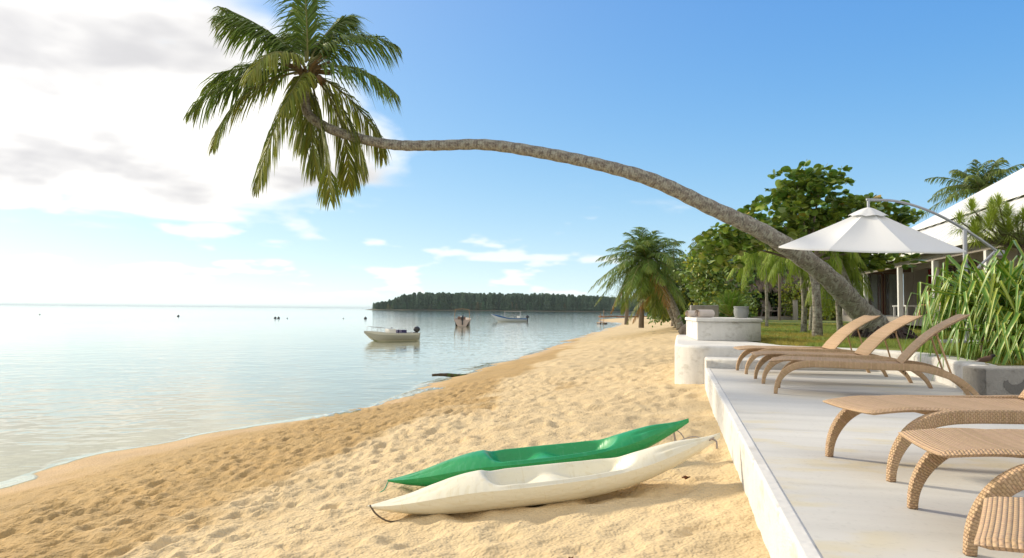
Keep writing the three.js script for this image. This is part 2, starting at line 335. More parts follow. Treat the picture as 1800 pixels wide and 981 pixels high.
{
  const greyEdge = std({ map: plasterMap, color: lin(0.60, 0.58, 0.55), bumpMap: plasterBump, bumpScale: 0.02, roughness: 0.95 });
  const edging = tag(slab('stone_edging', [[4.93, 7.49], [4.93, 7.12], [6.2, 7.36], [8.5, 7.75], [8.5, 8.05], [6.2, 7.66], [5.40, 7.545]], -0.9, 0.312, greyEdge, null, 0.02, 2), 'rough grey concrete edging with a dark stain, below the screw-pine', 'wall');
  // dark mould stain on the wall's face is matter with an outline of its own: a thin crust of its own on the face beside the corner
  const m = new Mesher(), sh = [[0.63, 0.15], [0.68, 0.155], [0.71, 0.12], [0.79, 0.11], [0.86, 0.14], [0.90, 0.19], [0.935, 0.18], [0.94, 0.10], [0.91, 0.05], [0.84, 0.015], [0.74, 0.01], [0.66, 0.05], [0.63, 0.10]];
  const a = at(4.93, 7.12, 0), b = at(6.2, 7.36, 0), e = b.clone().sub(a).normalize(), nrm = V(e.z, 0, -e.x); if (nrm.z < 0) nrm.negate();
  const sub = []; for (let k = 0; k < sh.length; k++) { const p = sh[k], q = sh[(k + 1) % sh.length]; for (let t = 0; t < 4; t++) { const w = (vnoise(k * 3 + t, 5, 3) - 0.5) * 0.012; sub.push(new THREE.Vector2(mix(p[0], q[0], t / 4) + w, mix(p[1], q[1], t / 4) + w)); } }
  const ids = sub.map((p) => { const q = a.clone().addScaledVector(e, p.x - 0.42).addScaledVector(nrm, 0.004); q.y = p.y + 0.03; return m.v(q, null, p.x, p.y); });
  for (const [i, j, k] of THREE.ShapeUtils.triangulateShape(sub, [])) m.tri(ids[i], ids[j], ids[k]);
  m.build('mould_patch', std({ color: lin(0.16, 0.15, 0.135), roughness: 0.95, bumpMap: plasterBump, bumpScale: 0.01 }), edging).userData.label = 'dark mould stain on the wall face';
}
{
  // the raised block with a cap, where towels and a pot stand
  const f0 = [3.60, 13.25], f1 = [4.72, 12.95], b0 = [3.92, 15.35], b1 = [5.05, 15.1];
  const blk = thing('masonry_plinth', 'square white plastered plinth with a capstone, standing on the low wall', 'plinth', at(4.3, 14, 0.32));
  const loc = (p, k = 0) => { const c = [4.32, 14.15], l = Math.hypot(p[0] - c[0], p[1] - c[1]); return [c[0] - 4.3 + (p[0] - c[0]) * (1 + k / l), c[1] - 14 + (p[1] - c[1]) * (1 + k / l)]; };
  slab('body', [loc(f0), loc(f1), loc(b1), loc(b0)], 0, 0.36, plasterMat, blk, 0.01, 4);
  slab('capstone', [loc(f0, 0.05), loc(f1, 0.05), loc(b1, 0.05), loc(b0, 0.05)], 0.362, 0.43, plasterMat, blk, 0.02, 4);
}

// ---------------------------------------------------------------- wicker sun loungers
const weaveH = (u, v) => {                             // strands across, each going over and under, shifted by half from row to row
  const j = Math.floor(u * 24), fu = u * 24 - j - 0.5, b = v * 14 + (j & 1) * 0.5, fv = b - Math.floor(b) - 0.5;
  return Math.pow(Math.max(0, 1 - (fu * 2) ** 2), 0.5) * (0.12 + 0.88 * Math.pow(Math.cos(fv * Math.PI), 0.7));
};
const weaveBump = makeTex(768, (u, v) => weaveH(u, v));
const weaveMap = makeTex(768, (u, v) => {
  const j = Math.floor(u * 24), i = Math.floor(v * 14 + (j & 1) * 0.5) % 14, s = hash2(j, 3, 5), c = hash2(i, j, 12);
  const gapShade = weaveH(u, v) < 0.22 ? 0.74 : 1, k = (0.88 + 0.16 * s + 0.10 * (c - 0.5)) * gapShade;  // occlusion between the strands is painted into the colour
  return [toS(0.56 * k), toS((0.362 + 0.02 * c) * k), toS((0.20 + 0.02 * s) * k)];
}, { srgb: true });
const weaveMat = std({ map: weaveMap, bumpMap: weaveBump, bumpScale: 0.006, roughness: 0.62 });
const railMap = weaveMap.clone(); railMap.repeat.set(1, 1); railMap.needsUpdate = true;
const strutMat = std({ color: lin(0.42, 0.26, 0.13), roughness: 0.6 });
const slotShade = std({ color: lin(0.05, 0.035, 0.025), roughness: 0.9 });
const WU = 1 / 0.29;                                   // 24 strands in 29 cm
function makeLounger(tilt = 42) {
  const g = new THREE.Group(), Wd = 0.63, half = Wd / 2;
  // x runs from the foot end to the head, y up, z across
  // seat: a thin woven panel, tapering tongue at the foot, slightly dished
  const seatTo = 1.27, seatY = (x) => 0.355 + 0.012 * Math.cos(x * 2.4) - 0.03 * sstep(0.25, -0.1, x);
  const panel = (name, f, nx, thick, halfW) => {       // f(t) -> {x, y} middle line; a padded sheet with round rims
    const m = new Mesher(), prof = []; for (let k = 0; k <= 18; k++) { const s = k / 18 * 2 - 1; prof.push(s); }
    let L = 0, prev = null; const ring = [], N = prof.length;
    for (let i = 0; i <= nx; i++) {
      const t = i / nx, p = f(t), q = f(Math.min(1, t + 0.01)), o = f(Math.max(0, t - 0.01)), tx = q.x - o.x, ty = q.y - o.y, l = Math.hypot(tx, ty), nX = -ty / l, nY = tx / l;
      if (prev) L += Math.hypot(p.x - prev.x, p.y - prev.y); prev = p;
      const hw = halfW(t), endT = Math.min(1, Math.min(t, 1 - t) * nx / 1.0), row = [];
      for (const side of [1, -1]) for (const s0 of (side > 0 ? prof : [...prof].reverse())) {
        const edge = Math.sqrt(Math.max(0, 1 - Math.max(0, (Math.abs(s0) - 0.93) / 0.07) ** 2)), th = thick * (side > 0 ? 1 : -1) * edge * (0.35 + 0.65 * endT), sag = -0.010 * (1 - s0 * s0);
        row.push(m.v(V(p.x + nX * (th + sag), p.y + nY * (th + sag), s0 * hw), null, L * WU, s0 * hw * WU));
      }
      ring.push(row);
    }
    const S = ring[0].length;
    for (let i = 0; i < nx; i++) for (let s = 0; s < S; s++) { const s2 = (s + 1) % S; m.quad(ring[i][s], ring[i][s2], ring[i + 1][s2], ring[i + 1][s]); }
    for (const e of [0, nx]) { for (let s = 0; s < N - 1; s++) { const a = ring[e][s], b = ring[e][s + 1], c = ring[e][S - 2 - s], d = ring[e][S - 1 - s]; e ? m.quad(a, b, c, d) : m.quad(a, d, c, b); } }
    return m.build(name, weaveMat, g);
  };
  panel('seat', (t) => ({ x: -0.02 + t * (seatTo + 0.02), y: seatY(t * seatTo) }), 44, 0.014, (t) => { const x = t * seatTo; return x < 0.34 ? mix(half * 0.80, half * 0.90, sstep(0, 0.34, x)) : half * mix(0.90, 0.985, sstep(0.34, 0.42, x)); });
  // side rails: one band from the front foot, along the seat, down to the rear foot
  const mid = [[0.05, 0.0], [0.055, 0.06], [0.075, 0.13], [0.115, 0.20], [0.175, 0.262], [0.255, 0.305], [0.36, 0.328], [0.5, 0.335], [0.8, 0.332], [1.1, 0.332], [1.3, 0.334], [1.45, 0.322], [1.58, 0.29], [1.70, 0.237], [1.80, 0.165], [1.875, 0.085], [1.92, 0.0]];
  const curve = new THREE.CatmullRomCurve3(mid.map(([x, y]) => V(x, y, 0)), false, 'centripetal');
  for (const side of [-1, 1]) {
    const m = new Mesher(), N = 72; let L = 0, prev = null; const rings = [];
    for (let i = 0; i <= N; i++) {
      const t = i / N, p = curve.getPointAt(t), T = curve.getTangentAt(t), n = V(-T.y, T.x, 0); if (prev) L += p.distanceTo(prev); prev = p;
      const y = clamp(p.y / 0.33), dep = mix(0.019, 0.036, sstep(0.0, 0.95, y)), wid = mix(0.019, 0.026, y), row = [];
      if (i === 0 || i === N) { n.set(i ? 1 : -1, 0, 0); p.y = 0; }
      const cs = [[1, -0.7], [1, 0.7], [0.7, 1], [-0.7, 1], [-1, 0.7], [-1, -0.7], [-0.7, -1], [0.7, -1]];
      let around = 0, last = null;
      for (let k = 0; k <= 8; k++) { const [a, b] = cs[k % 8]; const q = p.clone().addScaledVector(n, a * dep); q.z = side * (half - 0.012) + b * wid; if (last) around += last.distanceTo(q); last = q; row.push(m.v(q, null, L * WU, around * WU)); }
      rings.push(row);
    }
    for (let i = 0; i < N; i++) for (let k = 0; k < 8; k++) m.quad(rings[i][k], rings[i][k + 1], rings[i + 1][k + 1], rings[i + 1][k]);
    for (const e of [0, N]) { const c = m.v(V(e ? 1.92 : 0.05, 0, side * (half - 0.012)), null); for (let k = 0; k < 8; k++) e ? m.tri(c, rings[e][k], rings[e][k + 1]) : m.tri(c, rings[e][k + 1], rings[e][k]); }
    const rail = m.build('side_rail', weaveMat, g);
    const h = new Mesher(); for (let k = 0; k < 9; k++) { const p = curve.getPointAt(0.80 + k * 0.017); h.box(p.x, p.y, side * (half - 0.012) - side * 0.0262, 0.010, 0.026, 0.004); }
    h.build('slot_shade', slotShade, rail);  // dark boxes painted in place of the shade inside open slots
  }
  // backrest: hinged, leaning, gently curved
  const a = tilt * rad, bl = 0.78, bx = 1.25, by = 0.362;
  const back = (t) => { const l = t * bl, c = -0.045 * Math.sin(t * Math.PI) + 0.03 * t * t; return { x: bx + Math.cos(a) * l + Math.sin(a) * c, y: by + Math.sin(a) * l - Math.cos(a) * c }; };
  panel('backrest', back, 24, 0.016, () => half * 0.86);
  const sp = back(0.55), foot = V(1.68, 0.255, 0);
  for (const side of [-1, 1]) new Mesher().tube([V(sp.x + 0.02, sp.y - 0.02, side * half * 0.72), V(foot.x, foot.y, side * half * 0.80)], 0.010, 8).build('support_strut', strutMat, g);
  new Mesher().tube([V(sp.x + 0.02, sp.y - 0.02, -half * 0.8), V(sp.x + 0.02, sp.y - 0.02, half * 0.8)], 0.013, 8).build('hinge_bar', strutMat, g);
  new Mesher().tube([V(foot.x, foot.y, -half * 0.95), V(foot.x, foot.y, half * 0.95)], 0.011, 8).build('cross_bar', strutMat, g);
  new Mesher().box(0.42, 0.325, 0, 0.045, 0.03, Wd * 0.94).build('seat_crossbeam', strutMat, g);
  new Mesher().box(1.2, 0.325, 0, 0.045, 0.03, Wd * 0.94).build('seat_crossbeam', strutMat, g);
  return g;
}
{
  // foot-end middle [X, depth], heading of the head end, measured on the terrace
  const spots = [
    [3.30, 9.98, 7, 40, 'wicker sun lounger with raised back, farthest of the six, next to the step'],
    [3.10, 8.72, 11, 41, 'wicker sun lounger with raised back, second from the step'],
    [2.93, 7.70, 24, 43, 'wicker sun lounger seen edge-on with raised back, third from the step, by the stained wall'],
    [1.92, 3.91, -4, 40, 'flat wicker sun lounger in the middle of the terrace, backrest out of the picture'],
    [1.70, 2.84, 13, 40, 'large wicker sun lounger with two arched front legs, second nearest the camera'],
    [1.245, 1.80, 37, 40, 'wicker sun lounger of which only the woven foot corner shows, nearest the camera'],
  ];
  for (const [x, z, turn, tilt, label] of spots) {
    const g = makeLounger(tilt); g.name = numbered('sun_lounger'); scene.add(g); g.position.copy(at(x, z, 0.001)); g.rotation.y = -turn * rad;
    tag(g, label, 'sun lounger', 'wicker sun loungers on the terrace');
  }
}

// ---------------------------------------------------------------- cantilever parasol
const whiteCloth = phys({ color: lin(0.80, 0.80, 0.80), roughness: 0.9, transmission: 0.12, thickness: 0, bumpMap: makeTex(256, (u, v) => vnoise(u * 128, v * 128, 3, 128)), bumpScale: 0.001 });
const alu = std({ color: lin(0.40, 0.42, 0.46), roughness: 0.42, metalness: 0.35 });
{
  const pole = at(8.45, 12.7, 0.33), c = at(6.50, 12.4, 0);
  const u = thing('cantilever_parasol', 'white cantilever parasol on a grey arched arm over the lawn', 'parasol', pole);
  const L = (p) => p.clone().sub(pole);
  const apex = V(c.x, 2.76, c.z), Rr = 1.58, rimY = 2.07, tiltX = 7.5 * rad, spin = 3 * rad;
  const tilt = (p) => { const q = p.clone().sub(apex); q.applyAxisAngle(V(1, 0, 0), tiltX); return L(q.add(apex)); };
  for (let k = 0; k < 8; k++) {
    const m = new Mesher(), nr = 12, na = 8, ids = [];
    for (let i = 0; i <= nr; i++) { const row = []; for (let j = 0; j <= na; j++) {
      const t = i / nr, s = j / na, a0 = spin + k * Math.PI / 4, a1 = a0 + Math.PI / 4;
      const r = Rr * (0.045 + 0.955 * t), x = mix(Math.cos(a0), Math.cos(a1), s) * r, z = mix(Math.sin(a0), Math.sin(a1), s) * r;
      const sag = -0.05 * Math.sin(Math.PI * s) * Math.sin(Math.PI * t * 0.9) - 0.006 * Math.sin(s * 19 + k) * t * (1 - t) ;
      const y = mix(2.75, rimY, Math.pow(t, 0.93)) + sag;
      row.push(m.v(tilt(V(apex.x + x, y, apex.z + z)), null, s * 3, t * 6));
    } ids.push(row); }
    for (let i = 0; i < nr; i++) for (let j = 0; j < na; j++) m.quad(ids[i][j], ids[i + 1][j], ids[i + 1][j + 1], ids[i][j + 1]);
    // short hem that hangs from the rim
    const hem = ids[nr].map((_, j) => { const q = V(m.p[ids[nr][j] * 3], m.p[ids[nr][j] * 3 + 1] - 0.025, m.p[ids[nr][j] * 3 + 2]); return m.v(q, null, j, 7); });
    for (let j = 0; j < na; j++) m.quad(ids[nr][j], hem[j], hem[j + 1], ids[nr][j + 1]);
    m.build('canopy_panel', whiteCloth, u);
    const r = new Mesher(), a = spin + k * Math.PI / 4, rp = (t) => tilt(V(apex.x + Math.cos(a) * Rr * t, mix(2.75, rimY, Math.pow(t, 0.93)) - 0.028, apex.z + Math.sin(a) * Rr * t));
    r.tube([rp(0.03), rp(0.4), rp(0.99)], 0.011, 6).build('rib', alu, u);
    new Mesher().tube([tilt(V(apex.x, 2.32, apex.z)), rp(0.45)], 0.008, 6).build('strut', alu, u);
  }
  { const m = new Mesher(), n = 32, ids = []; for (let i = 0; i <= 4; i++) { const row = []; for (let k = 0; k <= n; k++) { const a = k / n * 2 * Math.PI, t = i / 4, sc = 0.028 * Math.abs(Math.sin(a * 4 + 1)) * t; row.push(m.v(tilt(V(apex.x + Math.cos(a) * (0.03 + 0.30 * t), 2.80 - 0.165 * t ** 1.2 + sc, apex.z + Math.sin(a) * (0.03 + 0.30 * t))), null, k, i)); } ids.push(row); } for (let i = 0; i < 4; i++) for (let k = 0; k < n; k++) m.quad(ids[i][k], ids[i + 1][k], ids[i + 1][k + 1], ids[i][k + 1]); m.build('vent_cap', whiteCloth, u); }
  const arm = new THREE.CatmullRomCurve3([V(apex.x - 0.03, 2.945, apex.z), V(mix(apex.x, pole.x, 0.3), 2.93, mix(apex.z, pole.z, 0.3)), V(mix(apex.x, pole.x, 0.65), 2.76, mix(apex.z, pole.z, 0.65)), V(pole.x, 2.45, pole.z), V(pole.x + 0.42, 2.16, pole.z + 0.02), V(pole.x + 0.66, 1.98, pole.z + 0.03)].map(L));
  new Mesher().tube(arm.getPoints(40), 0.025, 10).build('arched_arm', alu, u);
  new Mesher().tube([V(apex.x, 2.95, apex.z), V(apex.x, 2.28, apex.z)].map(L), 0.024, 10).build('hanging_rod', alu, u);
  new Mesher().tube([V(pole.x, 0.33, pole.z), V(pole.x, 2.46, pole.z)].map(L), 0.038, 14).build('pole', alu, u);
  new Mesher().tube([V(pole.x + 0.55, 2.05, pole.z + 0.02), V(pole.x + 0.04, 1.55, pole.z)].map(L), 0.022, 8).build('brace', alu, u);
  new Mesher().box(0.62, 1.68, 0.02, 0.16, 0.10, 0.09).build('end_cap', alu, u);
  new Mesher().box(0, 0.03, 0, 1.0, 0.06, 0.09).box(0, 0.03, 0, 0.09, 0.058, 1.0).build('base_cross', alu, u);
}

// ---------------------------------------------------------------- two plastic kayaks
function kayak(name, stern, bow, mat, label, lift) {
  const g = thing(name, label, 'kayak', stern.clone().add(bow).multiplyScalar(0.5).setY(0));
  const Lg = 2.5, NX = 150, NA = 72, m = new Mesher();
  const half = (t) => 0.262 * Math.pow(Math.max(0, Math.sin(Math.PI * Math.pow(t, 0.86))), 0.92) * (1 - 0.25 * sstep(0.75, 1, t));
  const keel = (t) => 0.085 * Math.max(0, 1 - t / 0.25) ** 2 + 0.285 * Math.max(0, (t - 0.50) / 0.50) ** 2.3;
  const sheer = (t) => mix(0.095, 0.162, sstep(0, 0.32, t)) + 0.155 * Math.max(0, (t - 0.6) / 0.4) ** 1.9;
  const crown = (t) => 0.040 * (t < 0.31 ? Math.exp(-(((t - 0.31) / 0.13) ** 2)) : Math.exp(-(((t - 0.31) / 0.08) ** 2))) + 0.035 * sstep(0.03, 0.2, t) * sstep(1, 0.85, t) + 0.03 * Math.exp(-(((t - 0.82) / 0.12) ** 2));
  const ring = [];
  for (let i = 0; i <= NX; i++) {
    const t = clamp(i / NX, 0.0015, 0.9985), w = Math.max(half(t), 0.004), k = keel(t), s = Math.max(sheer(t), k + 0.015), row = [];
    for (let j = 0; j < NA; j++) {
      const a = j / NA * 2 * Math.PI, ca = Math.cos(a), sa = Math.sin(a); let y, z;
      if (sa < 0) {                                    // hull: V with soft bilge and one moulded chine line
        const q = -sa; z = w * Math.sign(ca) * Math.pow(Math.abs(ca), 0.62); y = s - (s - k) * Math.pow(q, 0.80) - 0.003 * Math.exp(-(((q - 0.35) / 0.06) ** 2));
      } else {                                         // deck, with the moulded cockpit well
        z = w * Math.sign(ca) * Math.pow(Math.abs(ca), 0.8); const nz = Math.abs(z) / w;
        y = s + crown(t) * (1 - nz * nz);
        const in0 = sstep(0.305, 0.365, t - 0.035 * nz * nz), in1 = sstep(0.755, 0.685, t + 0.05 * nz * nz), inz = sstep(0.86, 0.52, nz);
        const well = in0 * in1 * inz;
        let floor = 0.085 + 0.055 * Math.exp(-(((t - 0.50) / 0.05) ** 2)) * (1 - 0.5 * nz * nz) + 0.035 * sstep(0.60, 0.72, t);
        y = mix(y, floor, well);
        y += 0.012 * Math.exp(-(((nz - 0.88) / 0.05) ** 2)) * in0 * in1;               // rolled rim
        if (t < 0.22) y -= 0.010 * Math.exp(-(((nz - 0.45) / 0.10) ** 2)) * sstep(0.05, 0.09, t) * sstep(0.22, 0.18, t);   // moulded groove
        if (t > 0.78) y -= 0.010 * Math.exp(-(((nz - 0.5) / 0.12) ** 2)) * sstep(0.78, 0.82, t) * sstep(0.97, 0.93, t);
      }
      row.push(m.v(V((t - 0.5) * Lg, y, z), null, t * 3, z * 1.3 + y * 2));
    }
    ring.push(row);
  }
  for (let i = 0; i < NX; i++) for (let j = 0; j < NA; j++) { const j2 = (j + 1) % NA; m.quad(ring[i][j], ring[i][j2], ring[i + 1][j2], ring[i + 1][j]); }
  for (const e of [0, NX]) { const c = m.v(V((e ? 0.4993 : -0.4993) * Lg, (keel(e / NX) + Math.max(sheer(e / NX), keel(e / NX) + 0.015)) / 2, 0)); for (let j = 0; j < NA; j++) { const j2 = (j + 1) % NA; e ? m.tri(c, ring[e][j], ring[e][j2]) : m.tri(c, ring[e][j2], ring[e][j]); } }
  const hull = m.build('hull', mat, g);
  const dir = bow.clone().sub(stern), flat = Math.hypot(dir.x, dir.z);
  g.rotation.order = 'YZX'; g.rotation.y = Math.atan2(-dir.z, dir.x); g.rotation.z = Math.atan2(dir.y, flat);
  g.position.y = (stern.y + bow.y) / 2 + lift;
  return { g, hull, Lg };
}
{
  const plasticBump = makeTex(256, (u, v) => fbm(u * 20, v * 20, 4, 3, 20));
  const scuff = (c, d) => makeTex(512, (u, v) => { const s = sstep(0.60, 0.76, fbm(u * 14, v * 40, 5, 301)) * 0.55 + 0.2 * fbm(u * 6, v * 6, 4, 311) + 0.5 * sstep(0.74, 0.80, fbm(u * 60, v * 9, 3, 331)); return [0, 1, 2].map((k) => toS(mix(c[k], d[k], clamp(s)))); }, { srgb: true });
  const green = phys({ map: scuff([0.010, 0.30, 0.085], [0.05, 0.36, 0.14]), roughness: 0.36, bumpMap: plasticBump, bumpScale: 0.0025 });
  const white = phys({ map: scuff([0.80, 0.75, 0.585], [0.72, 0.64, 0.44]), roughness: 0.42, bumpMap: plasticBump, bumpScale: 0.0025 });  // yellow tint: bounce light from the sand painted into translucent plastic
  const s1 = [-0.947, 5.41], b1 = [1.507, 5.74], s2 = [-0.935, 4.62], b2 = [1.517, 4.92];
  const gy = (p) => sandY(p[0], p[1], false);
  const k1 = kayak('green_kayak', at(...s1, gy(s1)), at(...b1, gy(b1)), green, 'green plastic kayak pulled up on the sand', 0.0);
  const k2 = kayak('white_kayak', at(...s2, gy(s2)), at(...b2, gy(b2)), white, 'white plastic kayak, sand bounce tint in its colour, lying in front of the green one', 0.0);
  const rope = std({ color: lin(0.36, 0.30, 0.27), roughness: 0.95 }), cyan = std({ color: lin(0.03, 0.40, 0.25), roughness: 0.8 });
  const loop = (k, pts, mat, r = 0.006, name = 'rope') => new Mesher().tube(new THREE.CatmullRomCurve3(pts).getPoints(40), r, 6).build(name, mat, k.g);
  const e = k1.Lg / 2;
  loop(k1, [V(e - 0.16, 0.22, 0.05), V(e - 0.155, 0.12, 0.065), V(e - 0.11, 0.06, 0.07), V(e - 0.07, 0.10, 0.065), V(e - 0.09, 0.20, 0.045), V(e - 0.13, 0.235, 0.0), V(e - 0.10, 0.09, -0.05), V(e - 0.085, -0.03, 0.09)], rope, 0.005, 'bow_rope');
  loop(k2, [V(e - 0.10, 0.262, 0), V(e - 0.09, 0.285, 0.03), V(e - 0.05, 0.29, 0), V(e - 0.07, 0.275, -0.035), V(e - 0.11, 0.265, -0.02), V(e - 0.09, 0.29, 0.01), V(e - 0.05, 0.27, 0.03), V(e - 0.05, 0.25, 0.04), V(e - 0.055, 0.22, 0.045)], rope, 0.006, 'bow_rope');
  loop(k2, [V(e - 0.08, 0.27, -0.02), V(e - 0.18, 0.30, -0.05), V(e - 0.28, 0.29, -0.03), V(e - 0.33, 0.285, 0.0)], rope, 0.004, 'bow_rope');
  loop(k2, [V(-e + 0.02, 0.10, 0.01), V(-e + 0.06, 0.05, 0.05), V(-e + 0.14, 0.005, 0.09), V(-e + 0.22, 0.0, 0.09)], std({ color: lin(0.12, 0.09, 0.06), roughness: 0.9 }), 0.006, 'stern_rope');
  loop(k1, [V(-e + 0.01, 0.09, 0.0), V(-e - 0.03, 0.03, 0.03), V(-e - 0.09, 0.012, 0.06), V(-e - 0.05, 0.01, 0.10)], cyan, 0.004, 'stern_rope');
}

// ---------------------------------------------------------------- boats at anchor
function hullMesh(L, B, fb, o = {}) {                   // bow at +x, keel at y = -draft, an open boat with a floor
  const m = new Mesher(), N = 28, M = 10, draft = 0.22, ids = [[], []], inner = [[], []];
  const beam = (t) => B / 2 * (t < 0.55 ? mix(o.stern ?? 0.88, 1, sstep(0, 0.5, t)) : Math.pow(Math.max(0, 1 - ((t - 0.55) / 0.45) ** (o.fine ?? 2.3)), 0.8));
  const sheer = (t) => fb * (1 + (o.rise ?? 0.35) * sstep(0.35, 1, t) ** 1.6);
  const keel = (t) => -draft + (draft + fb * (o.stemTop ?? 0.95)) * sstep(0.72, 1.02, t) ** 1.7;
  for (const s of [0, 1]) for (let i = 0; i <= N; i++) {
    const t = i / N, w = beam(t), row = [], sh = sheer(t), kl = Math.min(keel(t), sh - 0.02);
    for (let j = 0; j <= M; j++) { const q = j / M, y = mix(kl, sh, Math.pow(q, 1.15)), z = w * Math.pow(q, 0.42) * (0.90 + 0.10 * q); row.push(m.v(V((t - 0.5) * L + 0.10 * q * L * sstep(0.8, 1, t) * 0.6, y, (s ? -1 : 1) * z), o.paint ? o.paint(t, q) : null, t * 4, q)); }
    ids[s].push(row);
    const f = Math.max(0.02, kl + 0.1), wi = Math.max(0.001, w - 0.06), c = o.inside ?? [0.6, 0.6, 0.56], r2 = [];
    for (const [y, z] of [[sh, w], [sh + 0.02, w - 0.03], [sh, wi], [Math.min(sh - 0.02, f), wi * 0.9], [Math.min(sh - 0.02, f), 0]]) r2.push(m.v(V(m.p[row[M] * 3], y, (s ? -1 : 1) * Math.max(0, z)), c));
    inner[s].push(r2);
  }
  const skin = (rows, flip) => { for (let i = 0; i < rows.length - 1; i++) for (let j = 0; j < rows[0].length - 1; j++) flip ? m.quad(rows[i][j], rows[i][j + 1], rows[i + 1][j + 1], rows[i + 1][j]) : m.quad(rows[i][j], rows[i + 1][j], rows[i + 1][j + 1], rows[i][j + 1]); };
  skin(ids[0], false); skin(ids[1], true); skin(inner[0], false); skin(inner[1], true);
  for (let j = 0; j < M; j++) m.quad(ids[0][0][j], ids[0][0][j + 1], ids[1][0][j + 1], ids[1][0][j]);
  return { m, sheer, beam };
}
function outboard(parent, x, y, z, cowl, mat2) {
  const c = new Mesher(), g = new THREE.SphereGeometry(0.5, 16, 12), mt = new THREE.Matrix4().makeScale(0.62, 0.50, 0.42).setPosition(x - 0.1, y + 0.36, z); c.add(g, mt);
  const o = c.build('outboard_motor', cowl, parent);
  new Mesher().box(x - 0.1, y - 0.15, z, 0.2, 0.8, 0.14).box(x + 0.1, y + 0.05, z, 0.25, 0.16, 0.3).build('motor_leg', mat2, o);
  return o;
}
const darkPlastic = std({ color: lin(0.035, 0.037, 0.042), roughness: 0.35 }), hullWhite = phys({ color: lin(0.75, 0.73, 0.66), roughness: 0.35, vertexColors: true }), steel = std({ color: lin(0.55, 0.55, 0.55), roughness: 0.3, metalness: 0.8 }), navy = std({ color: lin(0.035, 0.03, 0.10), roughness: 0.6 });
{
  const b = thing('motor_boat', 'small white open motor boat with bow rail and black outboard, nearest the beach', 'boat', at(-7.85, 45, WATER), 218 * rad); b.scale.setScalar(0.78);
  const { m, sheer, beam } = hullMesh(4.6, 1.75, 0.62, { rise: 0.30, stemTop: 0.92, fine: 2.0, paint: (t, q) => q < 0.22 ? [0.35, 0.40, 0.28] : [0.95, 0.95, 0.92] });
  m.build('hull', hullWhite, b);
  const rail = []; for (let k = 0; k <= 16; k++) { const s = k / 16 * 2 - 1, t = 0.98 - 0.42 * Math.abs(s) ** 1.5; rail.push(V((t - 0.5) * 4.6 + 0.1, sheer(t) + 0.38, Math.sign(s) * Math.min(beam(t), 0.72) * 0.9)); }
  new Mesher().tube(rail, 0.018, 6).build('bow_rail', steel, b);
  for (const k of [1, 4, 8, 12, 15]) new Mesher().tube([rail[k], rail[k].clone().setY(rail[k].y - 0.40)], 0.015, 6).build('rail_post', steel, b);
  new Mesher().box(0.15, 0.66, 0, 0.65, 0.62, 0.7).build('console', hullWhite, b);
  new Mesher().tube([V(0.05, 1.03, -0.1), V(0.02, 1.1, 0), V(0.05, 1.03, 0.1)], 0.03, 6).build('steering_wheel', darkPlastic, b);
  new Mesher().box(-0.85, 0.68, -0.32, 0.5, 0.42, 0.45).build('seat_box', navy, b); new Mesher().box(-0.85, 0.68, 0.32, 0.5, 0.40, 0.45).build('seat_box', navy, b);
  outboard(b, -2.28, 0.55, 0, darkPlastic, darkPlastic);
  const c = thing('fishing_boat', 'weathered boat seen from behind with two tall stern posts', 'boat', at(-6.0, 84, WATER), 92 * rad);
  const h2 = hullMesh(5.2, 2.05, 0.85, { rise: 0.2, inside: [0.5, 0.42, 0.35], paint: (t, q) => q < 0.25 ? [0.08, 0.16, 0.15] : [0.62, 0.50, 0.44] });
  h2.m.build('hull', std({ color: lin(0.8, 0.8, 0.8), vertexColors: true, roughness: 0.7 }), c);
  for (const s of [-1, 1]) new Mesher().tube([V(-2.45, 0.6, s * 0.88), V(-2.45, 1.5, s * 0.88), V(-2.4, 2.05, s * 0.80)], 0.035, 6).build('stern_post', strutMat, c);
  new Mesher().tube([V(-2.4, 2.05, -0.8), V(-2.38, 2.12, 0), V(-2.4, 2.05, 0.8)], 0.028, 6).build('cross_bar', strutMat, c);
  new Mesher().box(-1.2, 0.95, -0.1, 0.8, 0.5, 0.9).build('cargo_box', std({ color: lin(0.22, 0.13, 0.09), roughness: 0.8 }), c);
  outboard(c, -2.6, 0.75, 0.05, darkPlastic, darkPlastic);
  const d = thing('long_boat', 'long blue and white boat with a sun awning frame, farthest of the three boats', 'boat', at(-0.3, 119, WATER), 183 * rad);
  const h3 = hullMesh(5.9, 1.6, 0.60, { rise: 1.1, stemTop: 1.8, inside: [0.55, 0.6, 0.65], paint: (t, q) => q > 0.62 ? [0.03, 0.14, 0.36] : [0.78, 0.82, 0.80] });
  h3.m.build('hull', std({ color: lin(0.9, 0.9, 0.9), vertexColors: true, roughness: 0.5 }), d);
  for (const [x, z] of [[-1.8, 0.6], [-1.8, -0.6], [0.9, 0.6], [0.9, -0.6]]) new Mesher().tube([V(x, 0.4, z), V(x, 1.75, z)], 0.022, 6).build('awning_post', steel, d);
  new Mesher().box(-0.45, 1.77, 0, 3.0, 0.04, 1.3).build('awning', std({ color: lin(0.62, 0.56, 0.50), roughness: 0.8 }), d);
  new Mesher().box(-1.5, 0.72, 0, 0.5, 0.5, 0.7).build('console', hullWhite, d);
  outboard(d, -2.95, 0.5, 0, darkPlastic, darkPlastic);
  // raft with two posts by the far spit
  const r = thing('mooring_raft', 'small wooden raft with two upright posts near the far sand spit', 'raft', at(14.0, 106, WATER), 0.3);
  for (let k = 0; k < 5; k++) new Mesher().box(0, 0.16, (k - 2) * 0.24, 1.3, 0.1, 0.21).build('plank', strutMat, r);
  new Mesher().tube([V(-0.5, 0.05, -0.6), V(-0.5, 0.05, 0.6)], 0.14, 10).build('float', darkPlastic, r); new Mesher().tube([V(0.5, 0.05, -0.6), V(0.5, 0.05, 0.6)], 0.14, 10).build('float', darkPlastic, r);
